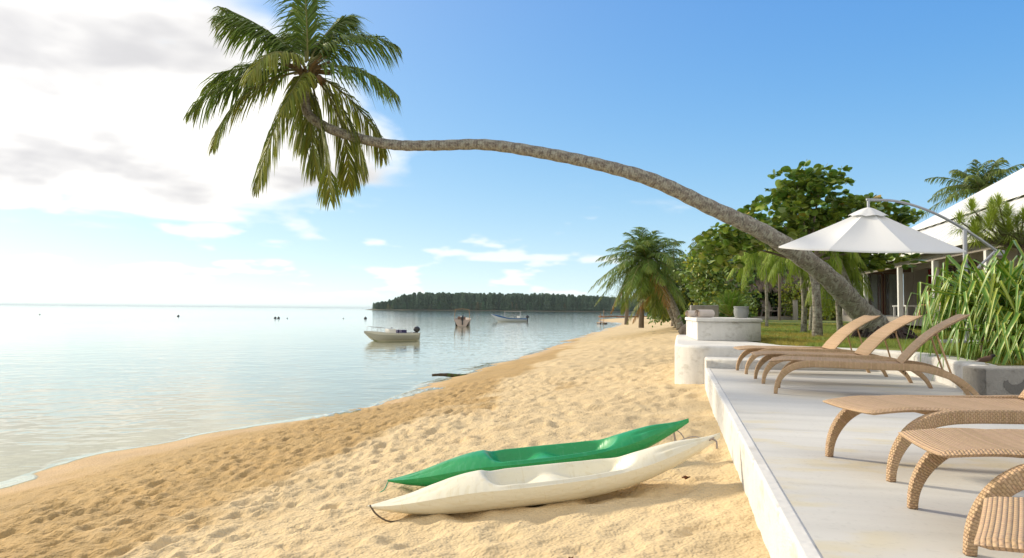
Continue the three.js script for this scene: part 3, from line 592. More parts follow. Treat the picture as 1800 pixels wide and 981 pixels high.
  for (const s of [-0.28, 0.28]) new Mesher().tube([V(s, 0.2, 0), V(s + 0.03, 1.9 + s, 0)], 0.035, 6).build('post', strutMat, r);
  new Mesher().box(0, 0.95, 0, 0.95, 0.06, 0.06).build('cross_bar', strutMat, r);
  // mooring buoys
  const buoy = (x, z, s, label) => { const q = thing('mooring_buoy', label, 'buoy', at(x, z, WATER), 0, 'mooring buoys far out on the lagoon'); const mm = new Mesher(), gg = new THREE.LatheGeometry([[0, -0.12], [0.22, -0.1], [0.32, 0.08], [0.26, 0.24], [0.10, 0.32], [0.04, 0.40], [0, 0.42]].map(([a, e]) => new THREE.Vector2(a, e)), 14); mm.add(gg, new THREE.Matrix4().makeScale(s, s, s)); mm.build('float', darkPlastic, q); new Mesher().tube([V(-0.05 * s, 0.40 * s, 0), V(0, 0.52 * s, 0), V(0.05 * s, 0.40 * s, 0)], 0.015 * s, 5).build('ring', steel, q); };
  buoy(-71.2, 146, 0.85, 'dark buoy far out, leftmost of the black ones'); buoy(-45.3, 131, 0.85, 'left one of a touching pair of dark buoys'); buoy(-44.7, 131.1, 0.85, 'right one of a touching pair of dark buoys'); buoy(-33.2, 135, 0.4, 'tiny buoy between the pair and the motor boat'); buoy(-29.3, 137, 1.0, 'dark buoy above the bow of the nearest motor boat'); buoy(-105.6, 153, 0.5, 'small pale buoy at the far left'); buoy(-43.3, 132, 0.4, 'tiny buoy just right of the touching pair');
}

// ---------------------------------------------------------------- small things on the sand and the plinth
{
  const m = new Mesher(), R1 = rng(5), pts = [], rr = []; for (let k = 0; k <= 16; k++) { const t = k / 16; pts.push(V((t - 0.5) * 1.35, 0.03 + 0.02 * Math.sin(t * 7), 0.05 * Math.sin(t * 5))); rr.push(0.028 + 0.022 * Math.sin(Math.PI * t) + 0.01 * R1()); }
  m.tube(pts, rr, 10, (t) => t > 0.25 && vnoise(t * 20, 3, 1) > 0.35 ? [0.10, 0.16, 0.03] : [0.10, 0.07, 0.04]);
  const y = sandY(-1.66, 20.3, false), l = m.build('driftwood_log', std({ vertexColors: true, roughness: 0.9, bumpMap: plasterBump, bumpScale: 0.02 })); l.position.copy(at(-1.66, 20.3, Math.max(WATER, y) + 0.01)); l.rotation.y = 0.05;
  tag(l, 'mossy driftwood branch washed up at the water edge', 'driftwood');
  const leafMat = std({ color: lin(0.20, 0.085, 0.04), roughness: 0.8, side: THREE.DoubleSide });
  const leaf = (x, z, s, ry, label) => { const q = new Mesher(), ids = []; for (let i = 0; i <= 8; i++) { const t = i / 8, w = 0.42 * Math.sin(Math.PI * Math.pow(t, 0.8)); const row = []; for (const e of [-1, -0.5, 0, 0.5, 1]) row.push(q.v(V((t - 0.5) * s, s * (0.22 * Math.abs(e) + 0.25 * (t - 0.5) ** 2 + 0.08 * Math.sin(t * 9 + e * 3)), e * w * s * 0.5))); ids.push(row); } for (let i = 0; i < 8; i++) for (let k = 0; k < 4; k++) q.quad(ids[i][k], ids[i][k + 1], ids[i + 1][k + 1], ids[i + 1][k]); const o = q.build('dry_leaf', leafMat); o.position.copy(at(x, z, sandY(x, z) + 0.002)); o.rotation.y = ry; tag(o, label, 'leaf', 'dry leaves on the sand'); };
  leaf(0.31, 3.5, 0.062, 1.1, 'curled brown dry leaf on the sand in front of the white kayak'); leaf(1.26, 4.95, 0.07, 0.3, 'small brown dry leaf on the sand beside the terrace wall');
  const towelMat = std({ color: lin(0.84, 0.74, 0.67), roughness: 1, bumpMap: makeTex(256, (u, v) => vnoise(u * 120, v * 120, 8, 120)), bumpScale: 0.006 });
  const towel = (x, z, r, l, ry, label) => { const q = new Mesher(), ids = [], n = 90, turns = 3.5; for (let k = 0; k <= n; k++) { const a = k / n * turns * 2 * Math.PI, rr2 = r * (0.18 + 0.82 * k / n), row = []; for (const e of [-1, -0.96, 0, 0.96, 1]) row.push(q.v(V(e * l / 2, r + Math.cos(a) * rr2 * (Math.abs(e) === 1 ? 0.96 : 1), Math.sin(a) * rr2), null, k * 0.05, e)); ids.push(row); } for (let k = 0; k < n; k++) for (let e = 0; e < 4; e++) q.quad(ids[k][e], ids[k][e + 1], ids[k + 1][e + 1], ids[k + 1][e]); const o = q.build('rolled_towel', towelMat); towelMat.side = THREE.DoubleSide; o.position.copy(at(x, z, 0.752)); o.rotation.y = ry; tag(o, label, 'towel', 'rolled towels on the plinth'); };
  towel(3.88, 13.75, 0.085, 0.40, 0.5, 'pinkish rolled towel nearer the front edge of the plinth'); towel(3.83, 14.35, 0.075, 0.36, 0.35, 'pinkish rolled towel at the far left of the plinth');
  const pot = tag(mesh('clay_pot', new THREE.LatheGeometry([[0, 0], [0.115, 0], [0.125, 0.01], [0.145, 0.09], [0.148, 0.15], [0.138, 0.19], [0.142, 0.20], [0.150, 0.205], [0.150, 0.225], [0.140, 0.23], [0.128, 0.225], [0.125, 0.19], [0.12, 0.03], [0, 0.025]].map(([a, e]) => new THREE.Vector2(a, e)), 36), std({ color: lin(0.26, 0.27, 0.26), roughness: 0.85, bumpMap: plasterBump, bumpScale: 0.004 })), 'round grey clay pot on the plinth', 'pot'); pot.position.copy(at(4.62, 13.75, 0.753));
  // mynah on the grass
  const bd = thing('bird', 'brown mynah bird with a black head on the grass by the wall', 'bird', at(5.28, 7.62, 0.318), -0.2); bd.scale.setScalar(1.05);
  const body = new Mesher(), gs = new THREE.SphereGeometry(1, 20, 14), M4 = (sx, sy, sz, x, y, z, rz = 0) => new THREE.Matrix4().makeTranslation(x, y, z).multiply(new THREE.Matrix4().makeRotationZ(rz)).multiply(new THREE.Matrix4().makeScale(sx, sy, sz));
  { const ids = [], st = [[-0.135, 0.022, 0.006, 0.003], [-0.10, 0.028, 0.012, 0.006], [-0.06, 0.040, 0.020, 0.017], [-0.03, 0.050, 0.028, 0.027], [0, 0.057, 0.032, 0.031], [0.03, 0.065, 0.030, 0.029], [0.048, 0.078, 0.024, 0.023], [0.058, 0.090, 0.021, 0.020], [0.072, 0.095, 0.019, 0.018], [0.085, 0.094, 0.011, 0.010], [0.092, 0.092, 0.005, 0.004], [0.108, 0.089, 0.001, 0.001]]; for (const [x, y, rz, ry] of st) { const row = [], c = x > 0.09 ? [0.6, 0.38, 0.02] : x > 0.04 ? [0.012, 0.010, 0.010] : x < -0.09 ? [0.35, 0.32, 0.28] : [0.11, 0.06, 0.035]; for (let k = 0; k < 14; k++) { const a = k / 14 * 2 * Math.PI; row.push(body.v(V(x, y + Math.sin(a) * ry, Math.cos(a) * rz), c)); } ids.push(row); } for (let i = 0; i < ids.length - 1; i++) for (let k = 0; k < 14; k++) { const k2 = (k + 1) % 14; body.quad(ids[i][k], ids[i][k2], ids[i + 1][k2], ids[i + 1][k]); } for (const s of [-1, 1]) body.tube([V(0.005, 0.035, s * 0.012), V(-0.004, 0.018, s * 0.013), V(0.004, 0.0, s * 0.014), V(0.02, 0.001, s * 0.016)], 0.0022, 6, [0.5, 0.35, 0.04]); }
  body.build('body', std({ vertexColors: true, roughness: 0.8, side: THREE.DoubleSide }), bd);
  for (const s of [-1, 1]) { const w = new Mesher(); w.add(gs, M4(0.052, 0.020, 0.007, -0.028, 0.052, s * 0.029, 0.16), [0.09, 0.05, 0.03]); w.build('wing', std({ vertexColors: true, roughness: 0.8 }), bd); }
}

// ---------------------------------------------------------------- lawn
const lawnMap = makeTex(1024, (u, v) => { const a = fbm(u * 8, v * 8, 4, 401, 8), b = fbm(u * 50, v * 50, 3, 411, 50), dry = sstep(0.52, 0.72, fbm(u * 14, v * 14, 4, 421, 14)), c = vnoise(u * 340, v * 340, 6, 340); const k = 0.55 + 0.4 * a + 0.35 * (b - 0.5) + 0.3 * (c - 0.5); return [toS(mix(0.20, 0.30, dry) * k), toS(mix(0.27, 0.28, dry) * k), toS(mix(0.04, 0.07, dry) * k)]; }, { srgb: true });
const lawnY = (X, z) => 0.300 + 0.012 * (fbm(X * 0.6, z * 0.6, 2, 430) - 0.5) + 0.10 * sstep(20, 42, z);
{
  const m = new Mesher(), nx = 60, nz = 80, ids = [];
  for (let j = 0; j <= nz; j++) { const z = 7.5 + 52 * (j / nz) ** 1.5, l = z < 11.3 ? Math.max(5.25, 5.25 + (z - 7.5) * 0.2) : z < 16 ? 4.2 + (z - 11.3) * 0.05 : wallX(z) + 1.0, row = []; for (let i = 0; i <= nx; i++) { const X = mix(l, l + 22 + z * 0.5, (i / nx) ** 1.4); row.push(m.v(at(X, z, lawnY(X, z)), null, X / 3, z / 3)); } ids.push(row); }
  for (let j = 0; j < nz; j++) for (let i = 0; i < nx; i++) m.quad(ids[j][i], ids[j][i + 1], ids[j + 1][i + 1], ids[j + 1][i]);
  structure(m.build('lawn', std({ map: lawnMap, roughness: 0.95, bumpMap: sandBump, bumpScale: 0.02 })), 'mown green lawn with drier patches behind the terrace wall');
  // short grass blades on it
  const t = new Mesher(), R2 = rng(77); for (let k = 0; k < 9; k++) { const a = R2() * 6.3, r = 0.035 * R2(), b = V(Math.cos(a) * r, 0, Math.sin(a) * r), lean = V(R2() - 0.5, 0, R2() - 0.5).multiplyScalar(0.05), h = 0.03 + 0.035 * R2(), s = V(Math.cos(a + 1), 0, Math.sin(a + 1)).multiplyScalar(0.0035); const A = t.v(b.clone().add(s)), B = t.v(b.clone().sub(s)), C = t.v(b.clone().add(lean).setY(h)); t.tri(A, B, C); }
  const N = 46000, im = new THREE.InstancedMesh(t.geometry(), phys({ color: lin(0.28, 0.36, 0.06), roughness: 0.8, transmission: 0.35, thickness: 0 }), N); im.name = 'grass'; const M = new THREE.Matrix4(), c = new THREE.Color(); let n = 0;
  while (n < N) { const z = 7.6 + 24 * R2() ** 1.6, l = z < 11.4 ? 5.5 + (z - 7.6) * 0.2 : z < 16 ? 4.7 : wallX(z) + 1.2, X = l + R2() * (z < 10 ? 4 : z * 0.5); if (z < 11.4 && X < 5.75 + (z > 9 ? 0.35 : (z - 7.6) * 0.22)) { continue; } const s = 0.6 + 0.9 * R2(); M.makeRotationY(R2() * 6.3).scale(V(s, s * (0.6 + 0.8 * R2()), s)).setPosition(X, lawnY(X, z) - 0.004, -z); im.setMatrixAt(n, M); const k = 0.6 + 0.7 * R2(), dry = fbm(X * 0.7, z * 0.7, 3, 440) > 0.56 ? 0.5 : 0; c.setRGB(k * (1 + dry), k, k * 0.9); im.setColorAt(n, c); n++; }
  scene.add(stuff(im, 'short green grass blades of the lawn'));
}

// ---------------------------------------------------------------- bark and leaf materials
const barkMap = makeTex(512, (u, v) => {              // u around, v along: ring scars and pale lichen
  const ring = Math.abs(((v * 14 + 0.25 * fbm(u * 5, v * 5, 2, 501, 5)) % 1) - 0.5) * 2, l = sstep(0.46, 0.62, fbm(u * 14, v * 14, 6, 511, 14)), d = sstep(0.60, 0.72, fbm(u * 18 + 3, v * 18, 6, 521, 18)), n = fbm(u * 40, v * 40, 3, 531, 40);
  let k = 0.62 + 0.45 * n; k *= ring > 0.86 ? 0.75 : 1;
  const base = [0.30, 0.265, 0.22], li = [0.46, 0.45, 0.37], dk = [0.10, 0.085, 0.07];
  return [0, 1, 2].map((i) => toS(mix(mix(base[i], li[i], l * 0.75), dk[i], d * 0.6) * k));
}, { srgb: true });
const barkBump = makeTex(512, (u, v) => { const ring = Math.abs(((v * 14 + 0.25 * fbm(u * 5, v * 5, 2, 501, 5)) % 1) - 0.5) * 2; return 0.55 * fbm(u * 30, v * 30, 4, 541, 30) + 0.35 * sstep(1, 0.7, ring) + 0.1 * vnoise(u * 90, v * 90, 3, 90); });
const palmBark = std({ map: barkMap, bumpMap: barkBump, bumpScale: 0.016, roughness: 0.95 });
const twigMat = std({ color: lin(0.19, 0.15, 0.11), roughness: 0.95, bumpMap: barkBump, bumpScale: 0.02 });
const leafMat = (t = 0.42, r = 0.55, rough = 0.5) => phys({ vertexColors: true, roughness: Math.max(rough, 0.45), transmission: t, thickness: 0, side: THREE.DoubleSide, specularIntensity: r });
const frondMat = phys({ color: lin(1.9, 2.0, 1.6), vertexColors: true, roughness: 0.66, specularIntensity: 0.45, transmission: 0.38, thickness: 0, side: THREE.DoubleSide });
const broadMat = phys({ color: lin(2.5, 2.5, 2.1), vertexColors: true, roughness: 0.6, transmission: 0.36, thickness: 0, side: THREE.DoubleSide });
const rachisMat = std({ vertexColors: true, roughness: 0.7 });

// one pinnate frond along a curve; leaflets droop. Leaflets are one mesh, the midrib its sub-part
function frond(parent, pts, o = {}) {
  const R3 = rng(o.seed ?? 1), cv = new THREE.CatmullRomCurve3(pts), n = o.n ?? 62, LL = o.leaf ?? 0.62, m = new Mesher(), w0 = o.width ?? 0.02, gravity = o.gravity ?? 0.75;
  const col = o.color ?? [0.075, 0.125, 0.022], tipc = o.tip ?? [0.16, 0.16, 0.04];
  const side0 = o.side ?? null;
  for (let k = 0; k < n; k++) {
    const t = (o.from ?? 0.10) + (0.995 - (o.from ?? 0.10)) * (k + 0.5) / n, p = cv.getPointAt(t), T = cv.getTangentAt(t);
    let S = side0 ? side0.clone().addScaledVector(T, -side0.dot(T)).normalize() : V().crossVectors(T, UPV); if (S.lengthSq() < 0.02) S = V(1, 0, 0.3); S.normalize();
    if (o.twist) S.applyAxisAngle(T, o.twist);
    const prof = Math.pow(Math.sin(Math.PI * clamp(0.13 + 0.80 * t)), 0.7) * (1 - 0.35 * sstep(0.7, 1, t));
    for (const s of [-1, 1]) {
      if (R3() < (o.gaps ?? 0.05)) continue;
      const l = LL * prof * (0.82 + 0.36 * R3()), ang = (0.95 - 0.45 * t) + 0.22 * (R3() - 0.5), g1 = gravity * (0.35 + 0.35 * R3()), g2 = gravity * (0.9 + 0.7 * R3());
      const d1 = S.clone().multiplyScalar(s * Math.sin(ang)).addScaledVector(T, Math.cos(ang)).addScaledVector(UPV, 0.16 - g1).add(V(R3() - 0.5, R3() - 0.5, R3() - 0.5).multiplyScalar(0.16)).normalize();
      const d2 = d1.clone().addScaledVector(UPV, -g2).normalize();
      const p1 = p.clone().addScaledVector(d1, l * 0.42), p2 = p1.clone().addScaledVector(d2, l * 0.33), p3 = p2.clone().addScaledVector(d2.clone().addScaledVector(UPV, -g2 * 0.5).normalize(), l * 0.25);
      let W = V().crossVectors(d1, V().crossVectors(T, S)).normalize(); if (!isFinite(W.x) || W.lengthSq() < 0.1) W = T.clone(); W.applyAxisAngle(d1, (R3() - 0.5) * 1.1);
      const w = w0 * (0.7 + 0.5 * R3()), kk = 0.7 + 0.6 * R3(), y = clamp((o.yellow ?? 0.15) * (0.4 + 1.2 * R3()) + (t > 0.8 ? 0.12 : 0)), yc = o.yellowCol ?? [0.24, 0.20, 0.03];
      const c0 = [0, 1, 2].map((i) => mix(col[i], yc[i], y) * kk), c1 = [0, 1, 2].map((i) => mix(c0[i], tipc[i] * kk, R3() < 0.6 ? 0.55 : 0.15));
      const a0 = m.v(p.clone().addScaledVector(W, w * 0.25), c0), b0 = m.v(p.clone().addScaledVector(W, -w * 0.25), c0), a1 = m.v(p1.clone().addScaledVector(W, w * 0.5), c0), b1 = m.v(p1.clone().addScaledVector(W, -w * 0.5), c0), a2 = m.v(p2.clone().addScaledVector(W, w * 0.36), c0), b2 = m.v(p2.clone().addScaledVector(W, -w * 0.36), c0), e = m.v(p3, c1);
      m.quad(a0, b0, b1, a1); m.quad(a1, b1, b2, a2); m.tri(a2, b2, e);
    }
  }
  const f = m.build('frond', frondMat, parent), r = new Mesher(), P = cv.getPoints(o.seg ?? 14), r0 = o.rib ?? 0.022;
  r.tube(P, P.map((_, k) => r0 * (1 - 0.85 * k / P.length)), 5, o.ribCol ?? [0.20, 0.19, 0.055]); r.build('midrib', rachisMat, f);
  return f;
}
const arc = (a, b, c) => { const q = new THREE.QuadraticBezierCurve3(a, b, c); return q.getPoints(8); };

// ---------------------------------------------------------------- the great leaning coconut palm
{
  const base = at(8.1, 15, 0.2), T0 = [[8.16, 0.22, 15, 0.42], [7.96, 0.58, 15, 0.30], [7.62, 0.94, 15, 0.248], [6.83, 1.71, 14.9, 0.208], [5.55, 2.56, 14.8, 0.188], [4.26, 3.11, 14.6, 0.165], [3.0, 3.64, 14.4, 0.146], [1.77, 3.94, 14.2, 0.131], [0.59, 4.15, 14.1, 0.121], [-0.58, 4.26, 13.9, 0.114], [-1.61, 4.21, 13.8, 0.107], [-2.4, 4.19, 13.7, 0.103], [-3.17, 4.31, 13.6, 0.098], [-3.82, 4.53, 13.5, 0.094], [-4.13, 4.80, 13.5, 0.09], [-4.18, 5.35, 13.5, 0.10]];
  const palm = thing('coconut_palm', 'coconut palm whose long trunk leans far out over the beach', 'palm tree', base);
  const cv = new THREE.CatmullRomCurve3(T0.map(([x, y, z]) => at(x, z, y).sub(base))), N = 150, P = cv.getPoints(N), Rr = P.map((_, k) => { const f = k / N * (T0.length - 1), i = Math.min(T0.length - 2, Math.floor(f)); return mix(T0[i][3], T0[i + 1][3], f - i) * (1 + 0.045 * Math.sin(k * 1.9) + 0.05 * (vnoise(k * 0.35, 2, 9) - 0.5)); });
  new Mesher().tube(P, Rr, 22, null, true, 1.3).build('trunk', palmBark, palm);
  const rt = new Mesher(), R4 = rng(8); for (let k = 0; k < 120; k++) { const a = R4() * 6.283, r = 0.28 + 0.22 * R4(), h = 0.08 + 0.38 * R4(); const p = V(0.05 + Math.cos(a) * r * 0.85, h, Math.sin(a) * r * 0.85), q = V(0.12 + Math.cos(a) * (r + 0.12 + 0.30 * R4()), 0.06, Math.sin(a) * (r + 0.22)); rt.tube([p, p.clone().lerp(q, 0.5).add(V(0, 0.05, 0)), q], [0.03, 0.026, 0.016], 5, [0.05 + 0.03 * R4(), 0.042, 0.036]); }
  rt.build('root_mass', rachisMat, palm);
  const C = at(-4.15, 13.5, 5.64).sub(base);
  const F = [[-0.14, 0.25, -0.72, 0.91, -1.84, 1.36, 0.2], [-0.1, 0.21, -0.74, 0.88, -1.62, 0.85, -0.5], [-0.06, 0.33, -0.23, 1.12, -0.60, 0.99, 0.9], [0.02, 0.37, 0.06, 1.12, -0.02, 1.95, -0.4], [0.1, 0.37, 0.31, 1.12, 0.78, 1.32, 0.5], [-0.02, 0.37, -0.2, 1.28, -0.62, 1.65, 0.9], [0.1, 0.29, 0.85, 1.03, 1.78, 0.55, 0.1], [0.15, 0.04, 1.10, 0.20, 1.86, -0.58, -0.4], [-0.25, 0.17, -1.42, 0.36, -2.19, -0.29, 0.4], [-0.25, 0, -1.45, -0.02, -2.22, -0.99, -0.3], [-0.25, -0.05, -1.40, -0.45, -1.54, -1.73, -0.7], [-0.06, 0.12, -0.40, 0.42, -0.60, -0.72, -1.5], [-0.02, -0.04, 0.05, -0.35, -0.12, -1.2, -1.1], [-0.12, -0.1, -0.50, -0.95, -0.74, -2.52, -0.6], [-0.06, -0.1, -0.06, -1.0, 0.0, -1.95, 0.8], [0.1, -0.12, 0.35, -1.2, 0.47, -2.6, 0.2], [0.15, -0.1, 0.80, -0.75, 0.74, -2.27, 0.6], [0.15, -0.05, 1.12, -0.45, 1.38, -1.55, 0.9], [0.15, -0.1, 0.93, -0.7, 1.16, -2.06, 0.3], [-0.1, 0.1, -0.3, -0.2, -0.35, -1.3, 1.0], [0.05, 0.2, 0.42, 0.9, 0.35, 1.55, 1.1]];
  F.forEach(([a, b, c, d, e, f, dz], k) => frond(palm, arc(C.clone().add(V(a * 0.5, b * 0.5, 0)), C.clone().add(V(c, d, -dz * 0.6)), C.clone().add(V(e, f, -dz))), { seed: 100 + k, n: 88, leaf: k === 11 || k === 12 ? 0.70 : 0.98, width: 0.038, gravity: f < -1 ? 0.68 : 0.72, yellow: f < -1 ? 0.42 : k === 11 ? 0.45 : 0.12, color: [0.062, 0.105, 0.018], rib: 0.026, gaps: 0.08, side: [3, 5, 20].includes(k) ? V(0.85, 0, 0.5) : [12, 14, 19].includes(k) ? V(0.75, 0, 0.65) : null }));
  // leaf bases, fibre and coconuts in the heart of the crown
  const R5 = rng(12), hb = new Mesher(); for (let k = 0; k < 26; k++) { const a = R5() * 6.283, u = R5() * 0.9, d = V(Math.cos(a), u - 0.25, Math.sin(a)).normalize(); hb.tube([C.clone().addScaledVector(d, 0.02).add(V(0, -0.25, 0)), C.clone().addScaledVector(d, 0.22), C.clone().addScaledVector(d, 0.50).add(V(0, 0.02, 0))], [0.05, 0.03, 0.012], 5, [0.15 + 0.05 * R5(), 0.11, 0.04]); } hb.build('leaf_bases', rachisMat, palm);
  for (let k = 0; k < 5; k++) { const a = R5() * 6.283, g = new THREE.SphereGeometry(0.075, 14, 10); g.scale(1, 1.2, 1); const m = mesh('coconut', g, std({ color: k % 3 ? lin(0.20, 0.12, 0.05) : lin(0.16, 0.17, 0.05), roughness: 0.6 }), palm); m.position.copy(C).add(V(Math.cos(a) * 0.26 + 0.04, -0.16 - 0.22 * R5(), Math.sin(a) * 0.26)); }
}

// ---------------------------------------------------------------- further palms
function palmTree(label, base, trunk, crown, R0, count, o = {}) {
  const t = thing(o.name ?? 'coconut_palm', label, 'palm tree', base), RR = rng(o.seed ?? 3), cv = new THREE.CatmullRomCurve3(trunk.map((p) => p.clone().sub(base))), P = cv.getPoints(30);
  new Mesher().tube(P, P.map((_, k) => mix(o.r0 ?? 0.2, o.r1 ?? 0.12, (k / 30) ** 0.6) * (1 + (k === 0 ? 0.3 : 0))), 10, null, true, 1).build('trunk', palmBark, t);
  const C = crown.clone().sub(base);
  for (let k = 0; k < count; k++) {
    const a = k * 2.39996 + RR() * 0.5, e = o.upright ? mix(1.45, 0.35, k / count) : o.flat ? mix(1.2, -0.2, k / count) : mix(1.35, -0.75, Math.pow(k / count, 0.8)), L = R0 * (0.85 + 0.3 * RR()), ch = Math.cos(e), sh = Math.sin(e);
    const d = V(Math.cos(a) * ch, sh, Math.sin(a) * ch), drop = (o.drop ?? 0.75) * (0.6 + 0.6 * RR()), mid = C.clone().addScaledVector(d, L * 0.55).add(V(0, 0.08 * L, 0)), end = C.clone().addScaledVector(V(d.x, 0, d.z), L * 0.92).add(V(0, sh * L * 0.85 - drop * L * 0.55, 0));
    const dead = o.dead && k > count * (1 - o.dead);
    frond(t, arc(C, mid, end), { seed: (o.seed ?? 3) * 50 + k, n: o.n ?? 40, leaf: o.leaf ?? 0.7, width: o.width ?? 0.035, gravity: o.gravity ?? 0.8, yellow: dead ? 0.8 : (o.yellow ?? 0.15), yellowCol: dead ? [0.20, 0.10, 0.035] : undefined, color: o.color ?? [0.06, 0.10, 0.022], tip: dead ? [0.16, 0.09, 0.04] : undefined, rib: o.rib ?? 0.025, seg: 8, gaps: o.gaps ?? 0.05 });
  }
  return t;
}
palmTree('bushy coconut palm with brown hanging fronds leaning over the far beach', at(9.9, 40, -0.15), [at(9.9, 40, -0.15), at(9.5, 40, 1.1), at(9.0, 40, 2.1), at(8.4, 40, 3.0), at(8.0, 40, 3.6)], at(7.9, 40, 3.75), 3.4, 60, { seed: 7, dead: 0.04, n: 46, leaf: 0.85, width: 0.05, r0: 0.24, r1: 0.15, drop: 0.62, yellow: 0.12, gravity: 0.5, color: [0.055, 0.105, 0.02] });
palmTree('second small palm crown low behind the leaning beach palm', at(10.4, 43, -0.1), [at(10.4, 43, -0.1), at(9.8, 43, 1.2), at(9.3, 43, 2.2)], at(9.2, 43, 2.3), 2.3, 26, { seed: 9, dead: 0.05, n: 36, leaf: 0.7, width: 0.05, yellow: 0.25, drop: 0.8 });
palmTree('dark palm crown rising behind the white roof', at(22.4, 32, 0.35), [at(22.4, 32, 0.35), at(22.5, 32, 3.2), at(22.2, 32, 6.4)], at(22.1, 32, 6.6), 2.8, 28, { seed: 13, n: 44, leaf: 0.72, width: 0.045, color: [0.05, 0.09, 0.02], drop: 0.55, flat: true });
palmTree('distant palm top peeping between the beach palm and the sea-grape tree', at(17.2, 60, 0), [at(17.2, 60, 0), at(17.3, 60, 4), at(17.1, 60, 6.7)], at(17.1, 60, 6.9), 2.0, 20, { seed: 17, n: 26, leaf: 0.7, width: 0.06, color: [0.03, 0.06, 0.02] });
// slender feathery palms on the lawn
const feather = { n: 60, leaf: 0.46, width: 0.012, gravity: 1.1, drop: 1.25, color: [0.13, 0.21, 0.028], yellow: 0.22, rib: 0.012, r0: 0.09, r1: 0.06 };
palmTree('feathery drooping palm left of the leaning trunk, thin bare stem', at(8.2, 19.2, 0.30), [at(8.2, 19.2, 0.30), at(8.22, 19.2, 1.2), at(8.1, 19.2, 2.6)], at(8.0, 19.1, 2.85), 1.2, 34, { ...feather, drop: 0.95, name: 'feather_palm', seed: 21 });
palmTree('feathery drooping palm above the two deck chairs', at(9.7, 26, 0.33), [at(9.7, 26, 0.33), at(9.7, 26, 1.6), at(9.6, 26, 3.2)], at(9.5, 26, 3.45), 1.6, 36, { ...feather, drop: 0.9, name: 'feather_palm', seed: 22, leaf: 0.55, width: 0.016, r0: 0.06, r1: 0.05 });
palmTree('feathery drooping palm under the left rim of the parasol', at(8.75, 18.2, 0.30), [at(8.75, 18.2, 0.30), at(8.7, 18.2, 1.1), at(8.65, 18.2, 2.0)], at(8.65, 18.2, 2.15), 0.95, 38, { ...feather, name: 'feather_palm', seed: 23, color: [0.125, 0.19, 0.028] });
palmTree('feathery palm tuft directly behind the top of the leaning trunk and parasol', at(8.9, 17.2, 0.30), [at(8.9, 17.2, 0.30), at(8.4, 17.2, 1.8), at(7.9, 17.2, 2.9)], at(7.85, 17.2, 3.0), 1.1, 36, { ...feather, name: 'feather_palm', seed: 24 });
palmTree('low cycad-like palm with upright fan of fronds behind the towels', at(6.55, 20.5, 0.3), [at(6.55, 20.5, 0.3), at(6.55, 20.5, 0.5), at(6.55, 20.5, 0.7)], at(6.55, 20.5, 0.72), 1.2, 34, { name: 'cycad', seed: 25, upright: true, n: 44, leaf: 0.20, width: 0.014, gravity: 0.15, drop: 0.35, color: [0.075, 0.15, 0.025], r0: 0.14, r1: 0.12, rib: 0.012 });

